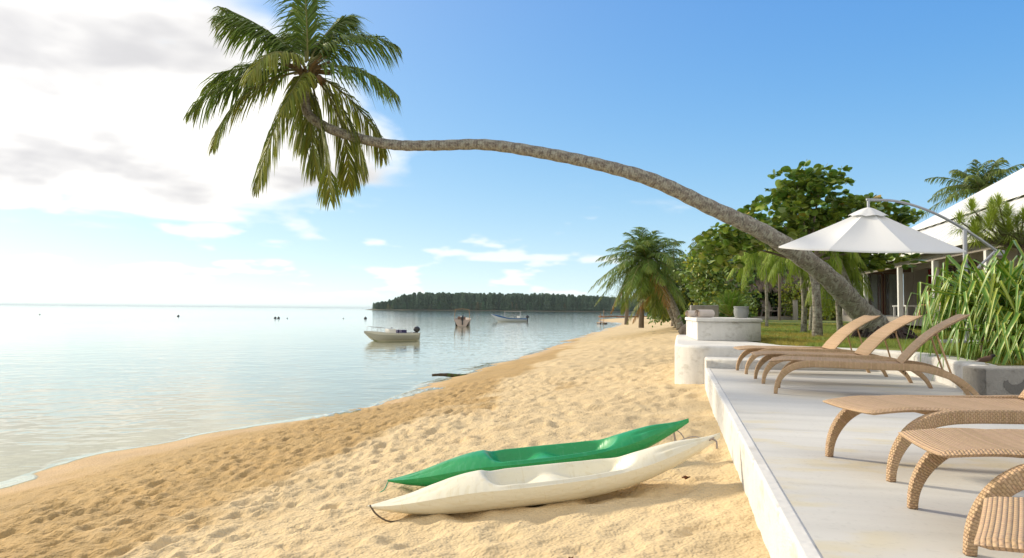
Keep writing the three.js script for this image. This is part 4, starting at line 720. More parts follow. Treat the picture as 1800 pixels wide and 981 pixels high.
// ---------------------------------------------------------------- broad-leaved trees
const leafDisc = (() => {                              // round leathery leaf, slightly cupped, base at the origin, along +x
  const m = new Mesher(), n = 12, c = m.v(V(0.5, 0.05, 0)); const rim = []; for (let k = 0; k < n; k++) { const a = k / n * 2 * Math.PI; rim.push(m.v(V(0.5 + 0.5 * Math.cos(a), 0.10 * Math.cos(2 * a) * 0.5 + 0.02, 0.52 * Math.sin(a)))); } for (let k = 0; k < n; k++) m.tri(c, rim[(k + 1) % n], rim[k]); return m.geometry();
})();
function seaGrape() {
  const base = at(7.17, 16.05, 0.29), t = thing('sea_grape_tree', 'sea-grape tree with big round leathery leaves behind the leaning trunk', 'tree', base), RR = rng(91), loc = (x, y, z) => at(x, z, y).sub(base);
  const fork = loc(7.05, 2.15, 16.2); new Mesher().tube([V(0, -0.03, 0), V(0.0, 0.5, 0.02), V(-0.02, 1.2, 0), fork], [0.13, 0.105, 0.095, 0.075], 10, null, true, 1).build('trunk', palmBark, t);
  const lobes = [[6.55, 3.05, 16.6, 0.95, 0.65, 0.9], [7.05, 4.0, 16.8, 0.72, 0.50, 0.7], [7.75, 4.22, 17.0, 0.62, 0.45, 0.6], [7.4, 3.45, 16.9, 0.95, 0.62, 0.9], [5.75, 2.85, 16.4, 0.80, 0.50, 0.8], [5.25, 2.55, 16.9, 0.60, 0.50, 0.7], [8.4, 3.2, 17.0, 0.95, 0.55, 0.9], [9.2, 3.45, 17.4, 0.80, 0.36, 0.7], [9.95, 3.3, 17.6, 0.55, 0.28, 0.5], [8.9, 2.55, 17.6, 0.9, 0.40, 0.7], [9.8, 2.35, 17.9, 0.9, 0.30, 0.6], [5.5, 2.45, 18.0, 0.60, 0.50, 0.7]];
  const leaves = [], q = new THREE.Quaternion(), X1 = V(1, 0, 0);
  lobes.forEach(([x, y, z, rx, ry, rz], li) => {
    const c = loc(x, y, z); new Mesher().tube([fork.clone().add(V(0, -0.1, 0)), fork.clone().lerp(c, 0.5).add(V(0, 0.12, 0)), c], [0.045, 0.024, 0.010], 6).build('branch', twigMat, t);
    const n = Math.round(62 * rx * ry / 0.5 + 14);
    for (let k = 0; k < n; k++) {                      // rosettes of leaves at twig ends, mostly towards the outside of the lobe
      const a = RR() * 6.283, u = RR() * 2 - 1, r = Math.pow(RR(), 0.4), s = Math.sqrt(1 - u * u), out = V(Math.cos(a) * s, u, Math.sin(a) * s), p = c.clone().add(V(out.x * rx * r, out.y * ry * r, out.z * rz * r));
      for (let j = 0; j < 7; j++) {
        const b = j * 2.4 + RR(), d = out.clone().multiplyScalar(0.35).add(V(Math.cos(b), 0.35 * (RR() - 0.3), Math.sin(b))).add(V((RR() - 0.5) * 0.5, (RR() - 0.5) * 0.8, (RR() - 0.5) * 0.5)).normalize();
        q.setFromUnitVectors(X1, d); const roll = new THREE.Quaternion().setFromAxisAngle(d, (RR() - 0.5) * 1.6), S = 0.085 + 0.15 * RR() ** 1.4, kk = 0.6 + 0.8 * RR(), ye = RR() < 0.015 ? 1 : RR() < 0.35 ? 0.4 : 0;
        leaves.push({ p: p.clone().addScaledVector(d, 0.02), q: roll.multiply(q.clone()), S, tone: Math.floor(RR() * 5), ye, score: p.z + 1.1 * p.y + 0.4 * r + 0.3 * RR(), kk });
      }
    }
  });
  const tones = [[0.20, 0.31, 0.045], [0.26, 0.36, 0.05], [0.14, 0.25, 0.04], [0.33, 0.40, 0.055], [0.34, 0.33, 0.05]].map((c) => phys({ color: lin(...c), roughness: 0.42, transmission: 0.34, thickness: 0, side: THREE.DoubleSide }));
  leaves.sort((a, b) => b.score - a.score);
  leaves.slice(0, 290).forEach((l) => { const m = mesh('leaf', leafDisc, tones[l.ye === 1 ? 4 : l.tone % 4], t); m.position.copy(l.p); m.quaternion.copy(l.q); m.scale.setScalar(l.S); });
  const rest = new Mesher(), M = new THREE.Matrix4(); for (const l of leaves.slice(290)) { M.compose(l.p, l.q, V(l.S, l.S, l.S)); const c = [[0.20, 0.31, 0.045], [0.26, 0.36, 0.05], [0.14, 0.25, 0.04], [0.33, 0.40, 0.055], [0.24, 0.31, 0.05]][l.tone]; rest.add(leafDisc, M, c.map((v, i) => v * l.kk * (l.ye === 1 ? [2, 1.1, 1][i] : 1))); }
  stuff(rest.build('foliage', phys({ vertexColors: true, roughness: 0.42, transmission: 0.34, thickness: 0, side: THREE.DoubleSide }), t));
}
seaGrape();

function broadTree(name, label, x, z, y0, lobes, o = {}) {   // lobes: [dx, height, dz, rx, ry, rz]
  const base = at(x, z, y0), t = thing(name, label, 'tree', base, 0, o.group), RR = rng(o.seed ?? 1), m = new Mesher();
  const top = lobes.reduce((a, l) => Math.max(a, l[1]), 0), col = o.color ?? [0.045, 0.085, 0.02];
  const tr = new Mesher(); tr.tube([V(0, -0.2, 0), V(0.05, top * 0.3, 0.05), V(0, top * 0.55, 0)], [o.r ?? 0.2, (o.r ?? 0.2) * 0.75, (o.r ?? 0.2) * 0.5], 8); for (const l of lobes) tr.tube([V(0.03, top * 0.35, 0), V(l[0] * 0.5, l[1] * 0.75, -l[2] * 0.5), V(l[0], l[1], -l[2])], [0.09, 0.06, 0.02], 5); tr.build('trunk', twigMat, t);
  const S0 = o.size ?? 0.16, per = o.per ?? 7;
  for (const [dx, h, dz, rx, ry, rz] of lobes) {
    const n = Math.round((o.dens ?? 60) * (rx * ry + ry * rz + rx * rz) / (S0 * 6));
    for (let k = 0; k < n; k++) {
      const a = RR() * 6.283, u = RR() * 2 - 1, s = Math.sqrt(1 - u * u), lump = 0.72 + 0.5 * fbm(a * 1.6 + dx * 3, u * 3 + h, 3, o.seed ?? 1), r = Math.pow(RR(), 0.33) * lump, out = V(Math.cos(a) * s, u, Math.sin(a) * s), p = V(dx + out.x * rx * r, h + out.y * ry * r, -dz + out.z * rz * r);
      const kc = 0.55 + 0.8 * RR(), yl = RR() < (o.yellow ?? 0.08) ? 1 : 0;
      for (let j = 0; j < per; j++) {
        const d = out.clone().multiplyScalar(0.5).add(V(RR() - 0.5, RR() - 0.6, RR() - 0.5).multiplyScalar(2)).normalize(), w = V(RR() - 0.5, RR() - 0.5, RR() - 0.5).cross(d).normalize(), S = S0 * (0.6 + 0.8 * RR()), q = p.clone().add(V(RR() - 0.5, RR() - 0.5, RR() - 0.5).multiplyScalar(S0 * 3)), kk = kc * (0.8 + 0.4 * RR()), c = [(col[0] + yl * 0.08) * kk, (col[1] + yl * 0.04) * kk, col[2] * kk], W = o.narrow ?? 0.30;
        const A = m.v(q, c), B = m.v(q.clone().addScaledVector(d, S * 0.5).addScaledVector(w, S * W), c), C2 = m.v(q.clone().addScaledVector(d, S), c), D = m.v(q.clone().addScaledVector(d, S * 0.5).addScaledVector(w, -S * W), c); m.tri(A, B, C2); m.tri(A, C2, D);
      }
    }
  }
  stuff(m.build('crown', broadMat, t)); return t;
}
const G1 = 'dark trees behind the far beach';
broadTree('broadleaf_tree', 'dark broadleaf tree right of the leaning beach palm trunk', 13.0, 45, -0.1, [[-1.2, 2.6, 0, 2.0, 1.9, 1.6], [0.8, 3.6, 0.6, 1.9, 1.6, 1.6], [0.0, 1.2, -0.8, 2.4, 1.3, 1.6], [2.2, 2.4, 0, 1.7, 2.0, 1.6]], { seed: 31, group: G1, size: 0.30, color: [0.045, 0.085, 0.02] });
broadTree('broadleaf_tree', 'dark round-topped tree behind the cycad', 15.6, 44, 0.1, [[0, 3.9, 0, 2.0, 1.5, 1.8], [-0.6, 2.2, -0.6, 2.0, 1.7, 1.6], [1.4, 2.8, -0.2, 1.7, 1.7, 1.6]], { seed: 32, group: G1, size: 0.28, color: [0.04, 0.08, 0.02] });
broadTree('broadleaf_tree', 'shrubby tree with yellowish leaves at the left of the sea-grape tree', 9.4, 31, 0.2, [[-0.6, 2.6, 0, 1.1, 1.0, 1.1], [0.4, 3.2, 0.3, 1.0, 0.9, 1.0], [0.0, 1.6, -0.4, 1.3, 1.2, 1.2]], { seed: 33, group: G1, size: 0.19, dens: 75, color: [0.075, 0.12, 0.02], yellow: 0.2 });
broadTree('broadleaf_tree', 'tall shadowed tree behind the feathery palms', 19.6, 51, 0.2, [[0, 5.0, 0, 2.6, 2.2, 1.9], [2.4, 5.6, 0.5, 2.4, 2.0, 1.9], [-1.8, 4.2, -0.3, 2.4, 1.9, 1.8], [4.2, 4.2, 0.3, 2.2, 2.2, 1.9], [-0.5, 2.4, 0, 2.6, 1.8, 1.6], [3.0, 2.2, 0, 2.6, 1.8, 1.6]], { seed: 34, group: G1, size: 0.28, color: [0.05, 0.09, 0.02] });
broadTree('broadleaf_tree', 'dense green tree touching the right side of the leaning beach palm', 11.9, 48, -0.1, [[0, 3.2, 0, 1.7, 1.7, 1.5], [-0.9, 1.6, 0, 1.5, 1.5, 1.4], [1.2, 1.8, 0, 1.6, 1.6, 1.4]], { seed: 35, group: G1, size: 0.26, color: [0.055, 0.10, 0.02] });
broadTree('broadleaf_tree', 'green bushy tree on the headland at the end of the beach', 20.0, 90, -0.2, [[0, 2.5, 0, 2.6, 2.2, 2.4], [3, 3.2, 0, 3.0, 2.8, 2.6], [7, 3.6, 1, 3.5, 3.0, 3.0]], { seed: 36, group: G1, size: 0.5, dens: 70, color: [0.05, 0.085, 0.022] });
// a casuarina standing over the palm
function casuarina(label, x, z, y0, h, w, seed) {
  const t = thing('casuarina_tree', label, 'tree', at(x, z, y0), 0, 'casuarinas behind the beach palm'), RR = rng(seed), m = new Mesher();
  new Mesher().tube([V(0, -0.1, 0), V(0.1, h * 0.5, 0), V(0, h, 0)], [0.2, 0.12, 0.02], 7).build('trunk', twigMat, t);
  for (let k = 0; k < 130; k++) { const f = 0.18 + 0.82 * RR(), a = RR() * 6.283, L = w * (1.15 - f) * (0.5 + 0.8 * RR()) + 0.25, o = V(0, h * f, 0), d = V(Math.cos(a), 0.45 + 0.5 * RR(), Math.sin(a)).normalize(); for (let j = 0; j < 46; j++) { const u = 0.25 + 0.75 * RR(), p = o.clone().addScaledVector(d, L * u).add(V(RR() - 0.5, RR() - 0.5, RR() - 0.5).multiplyScalar(0.22)), e = p.clone().add(V((RR() - 0.5) * 0.25 + d.x * 0.12, -0.05 - 0.30 * RR() + 0.15 * f, (RR() - 0.5) * 0.25 + d.z * 0.12)), s = V(RR() - 0.5, 0, RR() - 0.5).normalize().multiplyScalar(0.012), kk = 0.6 + 0.8 * RR(), c = [0.05 * kk, 0.085 * kk, 0.03 * kk]; const A = m.v(p.clone().add(s), c), B = m.v(p.clone().sub(s), c), C2 = m.v(e, c); m.tri(A, B, C2); } }
  stuff(m.build('foliage', broadMat, t));
}
casuarina('wispy casuarina whose top stands over the leaning beach palm', 8.9, 47, -0.2, 6.5, 1.8, 51);
casuarina('wispy casuarina with two thin tops right of the beach palm', 12.3, 52, -0.2, 6.0, 1.7, 52);
casuarina('thin casuarina tip between the beach palm and the dark trees', 13.9, 50, -0.2, 5.6, 1.3, 53);
casuarina('wispy casuarina low at the left of the beach palm', 10.4, 62, -0.3, 5.6, 2.0, 54);

// ---------------------------------------------------------------- variegated screw-pine in front of the house
{
  const base = at(6.78, 8.6, 0.3), t = thing('screw_pine', 'big clump of variegated screw-pine with kinked yellow-edged leaves', 'plant', base), RR = rng(61);
  const blade = (el, len, kink, wid, seed) => {        // rises at angle el, creases at kink and hangs
    const m = new Mesher(), q = rng(seed), N = 9, yl = [0.60, 0.58, 0.07], gr = [0.13, 0.29, 0.03], g2 = [0.21, 0.37, 0.04], rows = []; let p = V(0, 0, 0), a = el, stripe = q();
    const hang = -1.2 - 0.35 * q();
    for (let i = 0; i <= N; i++) {
      const s = i / N, w = wid * (s < 0.1 ? 0.8 : 1) * (1 - Math.pow(s, 3.2) * 0.97), d = V(Math.cos(a), Math.sin(a), 0), n = V(-Math.sin(a), Math.cos(a), 0);
      const row = []; for (const [e, c] of [[-1, yl], [-0.55, g2], [0, stripe > 0.6 ? yl : gr], [0.55, gr], [1, stripe > 0.3 ? yl : g2]]) row.push(m.v(p.clone().add(V(0, 0, e * w)).addScaledVector(n, Math.abs(e) * w * 0.38), c)); rows.push(row);
      const st = len / N; const next = (i + 1) / N; if (next > kink && s <= kink) a = mix(a, hang, 0.92); else if (s < kink) a -= 0.045; else a = mix(a, hang, 0.35);
      p = p.clone().addScaledVector(V(Math.cos(a), Math.sin(a), 0), st);
    }
    for (let i = 0; i < N; i++) for (let k = 0; k < 4; k++) m.quad(rows[i][k], rows[i][k + 1], rows[i + 1][k + 1], rows[i + 1][k]);
    return m.geometry();
  };
  const vars = []; for (let k = 0; k < 22; k++) { const e = [1.1, 1.0, 0.88, 0.76, 0.64, 0.52, 0.4, 0.28, 0.15, 0.0, 0.7][k % 11]; vars.push(blade(e, 1.10 + 0.45 * RR(), RR() < 0.10 ? 2 : 0.42 + 0.28 * RR(), 0.020 + 0.009 * RR(), 200 + k)); }
  const mat = phys({ vertexColors: true, roughness: 0.42, transmission: 0.32, thickness: 0, side: THREE.DoubleSide });
  const all = [], heads = [[6.05, 8.35, 0.62], [6.1, 8.1, 0.50], [6.15, 8.25, 0.75], [6.35, 7.9, 0.55], [5.95, 8.7, 0.95], [6.45, 8.75, 1.0], [6.75, 8.2, 0.85], [7.0, 8.8, 1.05], [6.3, 9.3, 1.05], [6.9, 9.4, 1.1], [7.35, 8.3, 0.8], [7.6, 9.2, 1.05], [6.1, 9.2, 0.85], [6.2, 8.0, 0.38], [6.65, 7.85, 0.40], [7.2, 7.95, 0.5]];
  heads.forEach(([x, z, y], hi) => { const c = at(x + 0.18, z, y).sub(base); new Mesher().tube([V(c.x * 0.9, -0.02, c.z * 0.9), c.clone().multiplyScalar(0.95).setY(c.y * 0.6), c], [0.05, 0.045, 0.04], 7).build('stem', twigMat, t); for (let k = 0; k < 58; k++) { const v = Math.floor(RR() * 22), m = { v, p: c.clone().add(V((RR() - 0.5) * 0.1, (RR() - 0.5) * 0.22, (RR() - 0.5) * 0.1)), ry: RR() * 6.283, s: 0.75 + 0.4 * RR(), rz: (RR() - 0.5) * 0.7 }; m.score = m.p.z + (Math.sin(m.ry) < 0 ? 0.4 : 0) + 0.5 * m.p.y + 0.6 * RR(); all.push(m); } });
  all.sort((a, b) => b.score - a.score);
  all.slice(0, 295).forEach((l) => { const m = mesh('leaf_blade', vars[l.v], mat, t); m.position.copy(l.p); m.rotation.set(l.rz, l.ry, 0, 'YXZ'); m.scale.set(l.s, l.s, l.s * (0.5 + 0.65 * RR())); });
  const rest = new Mesher(), M = new THREE.Matrix4(), e = new THREE.Euler(), q = new THREE.Quaternion();
  const restG = new THREE.BufferGeometry(), P = [], Cc = [], I = []; let off = 0;
  for (const l of all.slice(295)) { M.compose(l.p, q.setFromEuler(e.set(l.rz, l.ry, 0, 'YXZ')), V(l.s, l.s, l.s)); const g = vars[l.v], pos = g.attributes.position, col = g.attributes.color, w = V(); for (let k = 0; k < pos.count; k++) { w.fromBufferAttribute(pos, k).applyMatrix4(M); P.push(w.x, w.y, w.z); Cc.push(col.getX(k), col.getY(k), col.getZ(k)); } for (let k = 0; k < g.index.count; k++) I.push(off + g.index.getX(k)); off += pos.count; }
  restG.setAttribute('position', new THREE.Float32BufferAttribute(P, 3)); restG.setAttribute('color', new THREE.Float32BufferAttribute(Cc, 3)); restG.setIndex(I); restG.computeVertexNormals();
  stuff(mesh('inner_leaves', restG, mat, t));
}
// small tree of leaf rosettes beside the roof
{
  const base = at(10.45, 14, 0.25), t = thing('rosette_tree', 'small tree with tufts of narrow bright leaves in front of the roof', 'tree', base), RR = rng(71);
  t.scale.setScalar(1.14); const fk = V(0.0, 1.75, 0); new Mesher().tube([V(0, 0, 0), V(0.02, 0.9, 0), fk], [0.06, 0.05, 0.042], 8).build('trunk', twigMat, t);
  const tips = [[-0.55, 2.35, 0.1], [-0.75, 2.1, -0.1], [-0.35, 2.5, -0.2], [-0.15, 2.25, 0.3], [-0.45, 2.05, 0.35], [0.1, 2.2, -0.2], [0.35, 2.5, 0.1], [0.5, 2.3, -0.3], [0.15, 2.55, 0.2], [-0.65, 2.5, -0.3], [0.6, 2.05, 0.2], [0.75, 2.45, 0], [-0.25, 1.98, -0.1], [0.3, 2.0, 0.3], [-0.9, 2.0, 0.15], [-0.5, 2.2, -0.35], [0.45, 2.15, 0.45], [-0.3, 2.3, 0.1], [-0.7, 2.28, 0.3], [0.6, 2.62, -0.2], [-0.95, 2.25, -0.2], [0.0, 2.42, -0.3], [0.2, 2.35, 0.4], [-0.55, 2.5, 0.25], [0.45, 2.4, 0.2], [-0.05, 2.1, 0.45], [-0.8, 2.12, 0.35], [0.9, 2.25, 0.2], [0.3, 2.2, 0.05]];
  for (const [x, y, z] of tips) {
    const c = V(x, y, z); new Mesher().tube([fk, fk.clone().lerp(c, 0.55).add(V(x * 0.12, -0.06, 0)), c], [0.028, 0.018, 0.012], 6).build('branch', twigMat, t);
    const m = new Mesher(); for (let k = 0; k < 240; k++) { const a = k * 2.4, e = mix(1.45, -0.5, k / 240) + 0.2 * (RR() - 0.5), d = V(Math.cos(a) * Math.cos(e), Math.sin(e), Math.sin(a) * Math.cos(e)), L = 0.20 + 0.12 * RR(), w = V().crossVectors(d, UPV).normalize(), kk = 0.7 + 0.6 * RR(), c0 = [0.135 * kk, 0.17 * kk, 0.022 * kk], p0 = c.clone().add(V(0, -0.16 * k / 240, 0)), p1 = p0.clone().addScaledVector(d, L * 0.6), p2 = p0.clone().addScaledVector(d, L).add(V(0, -0.05, 0)); const A = m.v(p0, c0), B = m.v(p1.clone().addScaledVector(w, 0.0065), c0), D = m.v(p1.clone().addScaledVector(w, -0.0065), c0), E2 = m.v(p2, c0); m.tri(A, D, B); m.tri(B, D, E2); }
    m.build('leaf_rosette', broadMat, t);
  }
}
// shrubs and hedge round the hut
broadTree('garden_shrub', 'yellow-green shrub left of the hut door', 13.9, 42, 0.35, [[0, 0.7, 0, 1.1, 0.8, 0.8], [-1.2, 0.5, 0, 0.9, 0.6, 0.8]], { seed: 41, size: 0.2, color: [0.12, 0.16, 0.02], yellow: 0.3, group: 'shrubs round the hut' });
broadTree('garden_shrub', 'yellow-green hedge between the lawn trunks', 18.6, 41, 0.35, [[0, 0.8, 0, 1.6, 0.9, 0.8], [2.0, 0.7, 0, 1.4, 0.8, 0.8], [-1.6, 1.4, 0.6, 0.9, 1.0, 0.7]], { seed: 42, size: 0.2, color: [0.12, 0.15, 0.018], yellow: 0.3, group: 'shrubs round the hut' });
broadTree('garden_shrub', 'low green bush along the beach edge behind the plinth', 7.9, 27, 0.05, [[0, 0.5, 0, 1.0, 0.6, 0.9], [0.9, 0.5, 0, 0.6, 0.6, 0.8]], { seed: 44, size: 0.18, color: [0.05, 0.09, 0.02], group: 'shrubs round the hut' });

// ---------------------------------------------------------------- the wooded island across the lagoon
{
  const R6 = rng(88), z0 = 900, m = new Mesher(), ids = [], n = 60; for (let k = 0; k <= n; k++) { const X = mix(-195, 260, k / n), row = []; for (const [dz, y] of [[-14, WATER - 0.3], [0, WATER + 0.9], [80, WATER + 2], [120, WATER - 0.5]]) row.push(m.v(at(X, z0 + dz + 6 * (vnoise(k * 0.4, 1, 4) - 0.5), (k === 0 || k === n) ? WATER - 0.5 : y), null, X / 5, dz / 5)); ids.push(row); }
  for (let k = 0; k < n; k++) for (let j = 0; j < 3; j++) m.quad(ids[k][j], ids[k + 1][j], ids[k + 1][j + 1], ids[k][j + 1]);
  structure(m.build('island_ground', std({ color: lin(0.12, 0.12, 0.07), roughness: 1 })), 'low shore of the wooded island');
  const tree = new Mesher(); for (let k = 0; k < 520; k++) { const f = 0.06 + 0.94 * Math.pow(R6(), 0.8), a = R6() * 6.283, w = 0.27 * Math.pow(1 - f, 0.55) * (0.5 + 0.6 * R6()), p = V(Math.cos(a) * w, f, Math.sin(a) * w), s = 0.028 + 0.03 * R6(), d = V(Math.cos(a) * 0.5 + (R6() - 0.5), 0.8 * (R6() - 0.25), Math.sin(a) * 0.5 + (R6() - 0.5)).normalize(), e = V(R6() - 0.5, R6() - 0.5, R6() - 0.5).cross(d).normalize(), kk = 0.6 + 0.8 * R6(), c = [kk, kk, kk]; const A = tree.v(p.clone().addScaledVector(e, s * 0.6), c), B = tree.v(p.clone().addScaledVector(e, -s * 0.6), c), C2 = tree.v(p.clone().addScaledVector(d, s * 1.8), c); tree.tri(A, B, C2); }
  const g = tree.geometry(), N = 1500, im = new THREE.InstancedMesh(g, std({ color: lin(0.14, 0.20, 0.13), vertexColors: true, roughness: 0.95, side: THREE.DoubleSide }), N), M = new THREE.Matrix4(), c = new THREE.Color(); im.name = 'island_wood';
  for (let k = 0; k < N; k++) { const u = R6(), X = mix(-185, 250, u), edge = Math.min(1, (X + 187) / 60), row = Math.floor(R6() * 5), z = z0 + 2 + row * 14 + 8 * R6(), near = row === 0 && R6() < 0.5; let h = mix(8.5, 22, sstep(0, 1, edge)) * (X > 20 ? mix(1, 0.80, sstep(20, 200, X)) : 1) * (0.80 + 0.28 * R6()); if (near) h *= 0.5; M.makeRotationY(R6() * 6.3).scale(V(h * (near ? 1.2 : 0.8), h, h * 0.8)).setPosition(X, WATER + 0.3, -z); im.setMatrixAt(k, M); const kk = 0.75 + 0.5 * R6(); c.setRGB(kk * (near && R6() < 0.3 ? 1.7 : 1), kk * (near ? 1.15 : 1), kk); im.setColorAt(k, c); }
  scene.add(stuff(im, 'dark wood of casuarina trees covering the far island'));
}
// driftwood and stones at the foot of the beach palm
{
  const R7 = rng(95), stoneMat = std({ color: lin(0.12, 0.10, 0.08), roughness: 0.95, bumpMap: plasterBump, bumpScale: 0.05 });
  [[8.1, 31, 0.42, 'dark stump-like rock at the foot of the leaning beach palm'], [8.35, 30.2, 0.30, 'flat brown rock against the garden wall end'], [8.8, 31.5, 0.36, 'dark rock between the palm foot and the bushes']].forEach(([x, z, s, label]) => { const g = new THREE.IcosahedronGeometry(s, 3), p = g.attributes.position, q = V(); for (let k = 0; k < p.count; k++) { q.fromBufferAttribute(p, k); const f = 0.75 + 0.6 * fbm(q.x * 3 + x, q.y * 3 + q.z * 2, 3, 9); p.setXYZ(k, q.x * f * 1.15, q.y * f * 0.8, q.z * f); } g.computeVertexNormals(); const m = mesh('beach_rock', g, stoneMat); m.position.copy(at(x, z, sandY(x, z, false) + s * 0.35)); tag(m, label, 'rock', 'rocks under the beach palm'); });
  const jm = new Mesher(); for (let k = 0; k < 14; k++) jm.box(k * 1.1 - 7, 0.5 + 0.15 * R7(), R7(), 1.3, 0.35, 0.9, R7() * 0.5, [0.6 + 0.4 * R7(), 0.6, 0.5]);
  const j = jm.build('stone_groyne', std({ color: lin(0.30, 0.24, 0.17), roughness: 1, vertexColors: true })); j.position.copy(at(29, 168, WATER)); tag(j, 'low stone groyne on the far sand spit', 'groyne');
}

// ---------------------------------------------------------------- the white house: facade runs parallel to the terrace wall
const roofMap = makeTex(512, (u, v) => { const k = 0.74 + 0.06 * (fbm(u * 6, v * 6, 4, 601, 6) - 0.5) - 0.05 * sstep(0.6, 0.8, fbm(u * 3, v * 30, 4, 611, 90)); return [toS(k), toS(k), toS(k * 0.985)]; }, { srgb: true });
const roofMat = std({ map: roofMap, roughness: 0.55 }), whitePaint = std({ color: lin(0.72, 0.72, 0.70), roughness: 0.6, bumpMap: plasterBump, bumpScale: 0.002 }), greyWood = std({ color: lin(0.30, 0.27, 0.24), roughness: 0.9, bumpMap: barkBump, bumpScale: 0.006 }), brownWood = std({ color: lin(0.16, 0.10, 0.06), roughness: 0.7, bumpMap: barkBump, bumpScale: 0.004 }), wallPaint = std({ color: lin(0.50, 0.46, 0.42), roughness: 0.85 }), redCloth = std({ color: lin(0.20, 0.012, 0.012), roughness: 0.95 }), darkGlass = phys({ color: lin(0.6, 0.65, 0.65), roughness: 0.02, transmission: 0.85, thickness: 0 }), teak = std({ color: lin(0.42, 0.22, 0.10), roughness: 0.6 });
{
  const o = at(12.2, 17, 0.3);                        // on the eave line; house axes: a along U (away), b along R (inland)
  const h = thing('beach_house', 'white beach house with a large pale hip roof and a veranda', 'house', o);
  const Q = (a, y, b) => V(U.x * a + R.x * b, y, U.z * a + R.z * b);
  const A0 = -9, A1 = 18, Wb = 13, E = 2.62, B1 = 2.3, Y1 = 4.1, ridgeB = 6.5, Yr = 6.8;
  const face = (m, pts) => { const ids = pts.map((p) => m.v(p, null, (p.x * U.x + p.z * U.z) / 3, p.y)); for (let k = 1; k < ids.length - 1; k++) m.tri(ids[0], ids[k], ids[k + 1]); };
  // two-pitch hip roof as sheets with thickness
  const roof = new Mesher(), loops = [[[A0, E, 0], [A1, E, 0], [A1, E, Wb], [A0, E, Wb]], [[A0 + B1, Y1, B1], [A1 - B1, Y1, B1], [A1 - B1, Y1, Wb - B1], [A0 + B1, Y1, Wb - B1]], [[A0 + 5.4, Yr, ridgeB - 0.05], [A1 - 6.5, Yr, ridgeB - 0.05], [A1 - 6.5, Yr, ridgeB + 0.05], [A0 + 5.4, Yr, ridgeB + 0.05]]];
  for (const [lo, hi] of [[0, 1]]) for (let k = 0; k < 4; k++) { const k2 = (k + 1) % 4; face(roof, [Q(...loops[lo][k]), Q(...loops[lo][k2]), Q(...loops[hi][k2]), Q(...loops[hi][k])]); }
  const lower = roof.build('lower_roof', roofMat, h);
  const up = new Mesher(); for (let k = 0; k < 4; k++) { const k2 = (k + 1) % 4, w = (p, dy, g = 0) => [p[0] + g * Math.sign(p[0] - 4.5) * 0.12, p[1] + dy, p[2] + g * Math.sign(p[2] - 6.5) * 0.12]; face(up, [Q(...w(loops[1][k], 0.10, 1)), Q(...w(loops[1][k2], 0.10, 1)), Q(...w(loops[2][k2], 0.1)), Q(...w(loops[2][k], 0.1))]); face(up, [Q(...w(loops[1][k], 0.03, 1)), Q(...w(loops[1][k2], 0.03, 1)), Q(...w(loops[1][k2], 0.10, 1)), Q(...w(loops[1][k], 0.10, 1))]); }
  const upper = up.build('upper_roof', roofMat, h);
  // standing seams on the two visible slopes
  const seam = (parent, p, q) => new Mesher().bar(p, q, 0.02, 0.012).build('seam', roofMat, parent);
  for (let a = A0 + 3; a < A1 - 2.4; a += 0.9) { seam(lower, Q(a, E + 0.015, 0.02), Q(a, Y1 + 0.01, B1 - 0.15)); const t = clamp(Math.min(1, (a - A0 - B1) / 3.1, (A1 - B1 - a) / 4.2)); if (t > 0.05) seam(upper, Q(a, Y1 + 0.12, B1), Q(a, mix(Y1, Yr, t) + 0.11, mix(B1, ridgeB, t))); }
  const soff = new Mesher(); face(soff, [Q(A0 + 0.1, E - 0.04, 0.1), Q(A1 - 0.1, E - 0.04, 0.1), Q(A1 - 0.1, E + 0.72, B1 + 0.2), Q(A0 + 0.1, E + 0.72, B1 + 0.2)]); soff.build('veranda_ceiling', brownWood, h);
  new Mesher().bar(Q(A0, E - 0.02, -0.03), Q(A1, E - 0.02, -0.03), 0.05, 0.16).build('fascia', whitePaint, h);
  new Mesher().bar(Q(A1 + 0.03, E - 0.02, 0), Q(A1 + 0.03, E - 0.02, Wb), 0.05, 0.16).build('fascia', whitePaint, h);
  new Mesher().bar(Q(A0, E - 0.22, 0.35), Q(A1 - 0.2, E - 0.22, 0.35), 0.12, 0.20).build('beam', greyWood, h);
  for (const a of [13.9, 9.1, 5.5, 1.6, -3]) new Mesher().box(Q(a, 0, 0.35).x, (0.44 + E - 0.32) / 2, Q(a, 0, 0.35).z, 0.17, E - 0.32 - 0.44, 0.17, Math.atan2(U.x, -U.z) * -1).build('veranda_post', whitePaint, h);
  // deck of boards along the facade
  const turn = -Math.atan2(U.x, -U.z), deck = new THREE.Group(); deck.name = 'veranda_deck'; h.add(deck);
  for (let k = 0; k < 12; k++) { const c = Q((A0 + A1) / 2, 0.41, 0.1 + k * 0.215); new Mesher().box(c.x, c.y, c.z, 0.205, 0.05, A1 - A0 - 0.3, turn).build('deck_board', greyWood, deck); }
  { const c = Q((A0 + A1) / 2, 0.27, -0.02); new Mesher().box(c.x, c.y, c.z, 0.05, 0.22, A1 - A0 - 0.3, turn).build('deck_skirt', greyWood, deck); }
  // walls with openings: solid piers, dark room behind
  const wall = new THREE.Group(); wall.name = 'front_wall'; h.add(wall);
  const pier = (a0, a1, y0, y1, b, mat, name = 'wall_panel', th = 0.16) => { const c = Q((a0 + a1) / 2, (y0 + y1) / 2, b); return new Mesher().box(c.x, c.y, c.z, th, y1 - y0, a1 - a0, turn).build(name, mat, wall); };
  for (const [a0, a1] of [[-9, 3.2], [4.4, 6.2], [7.6, 8.4], [11.8, 12.2]]) pier(a0, a1, 0.44, 3.2, 2.75, wallPaint);
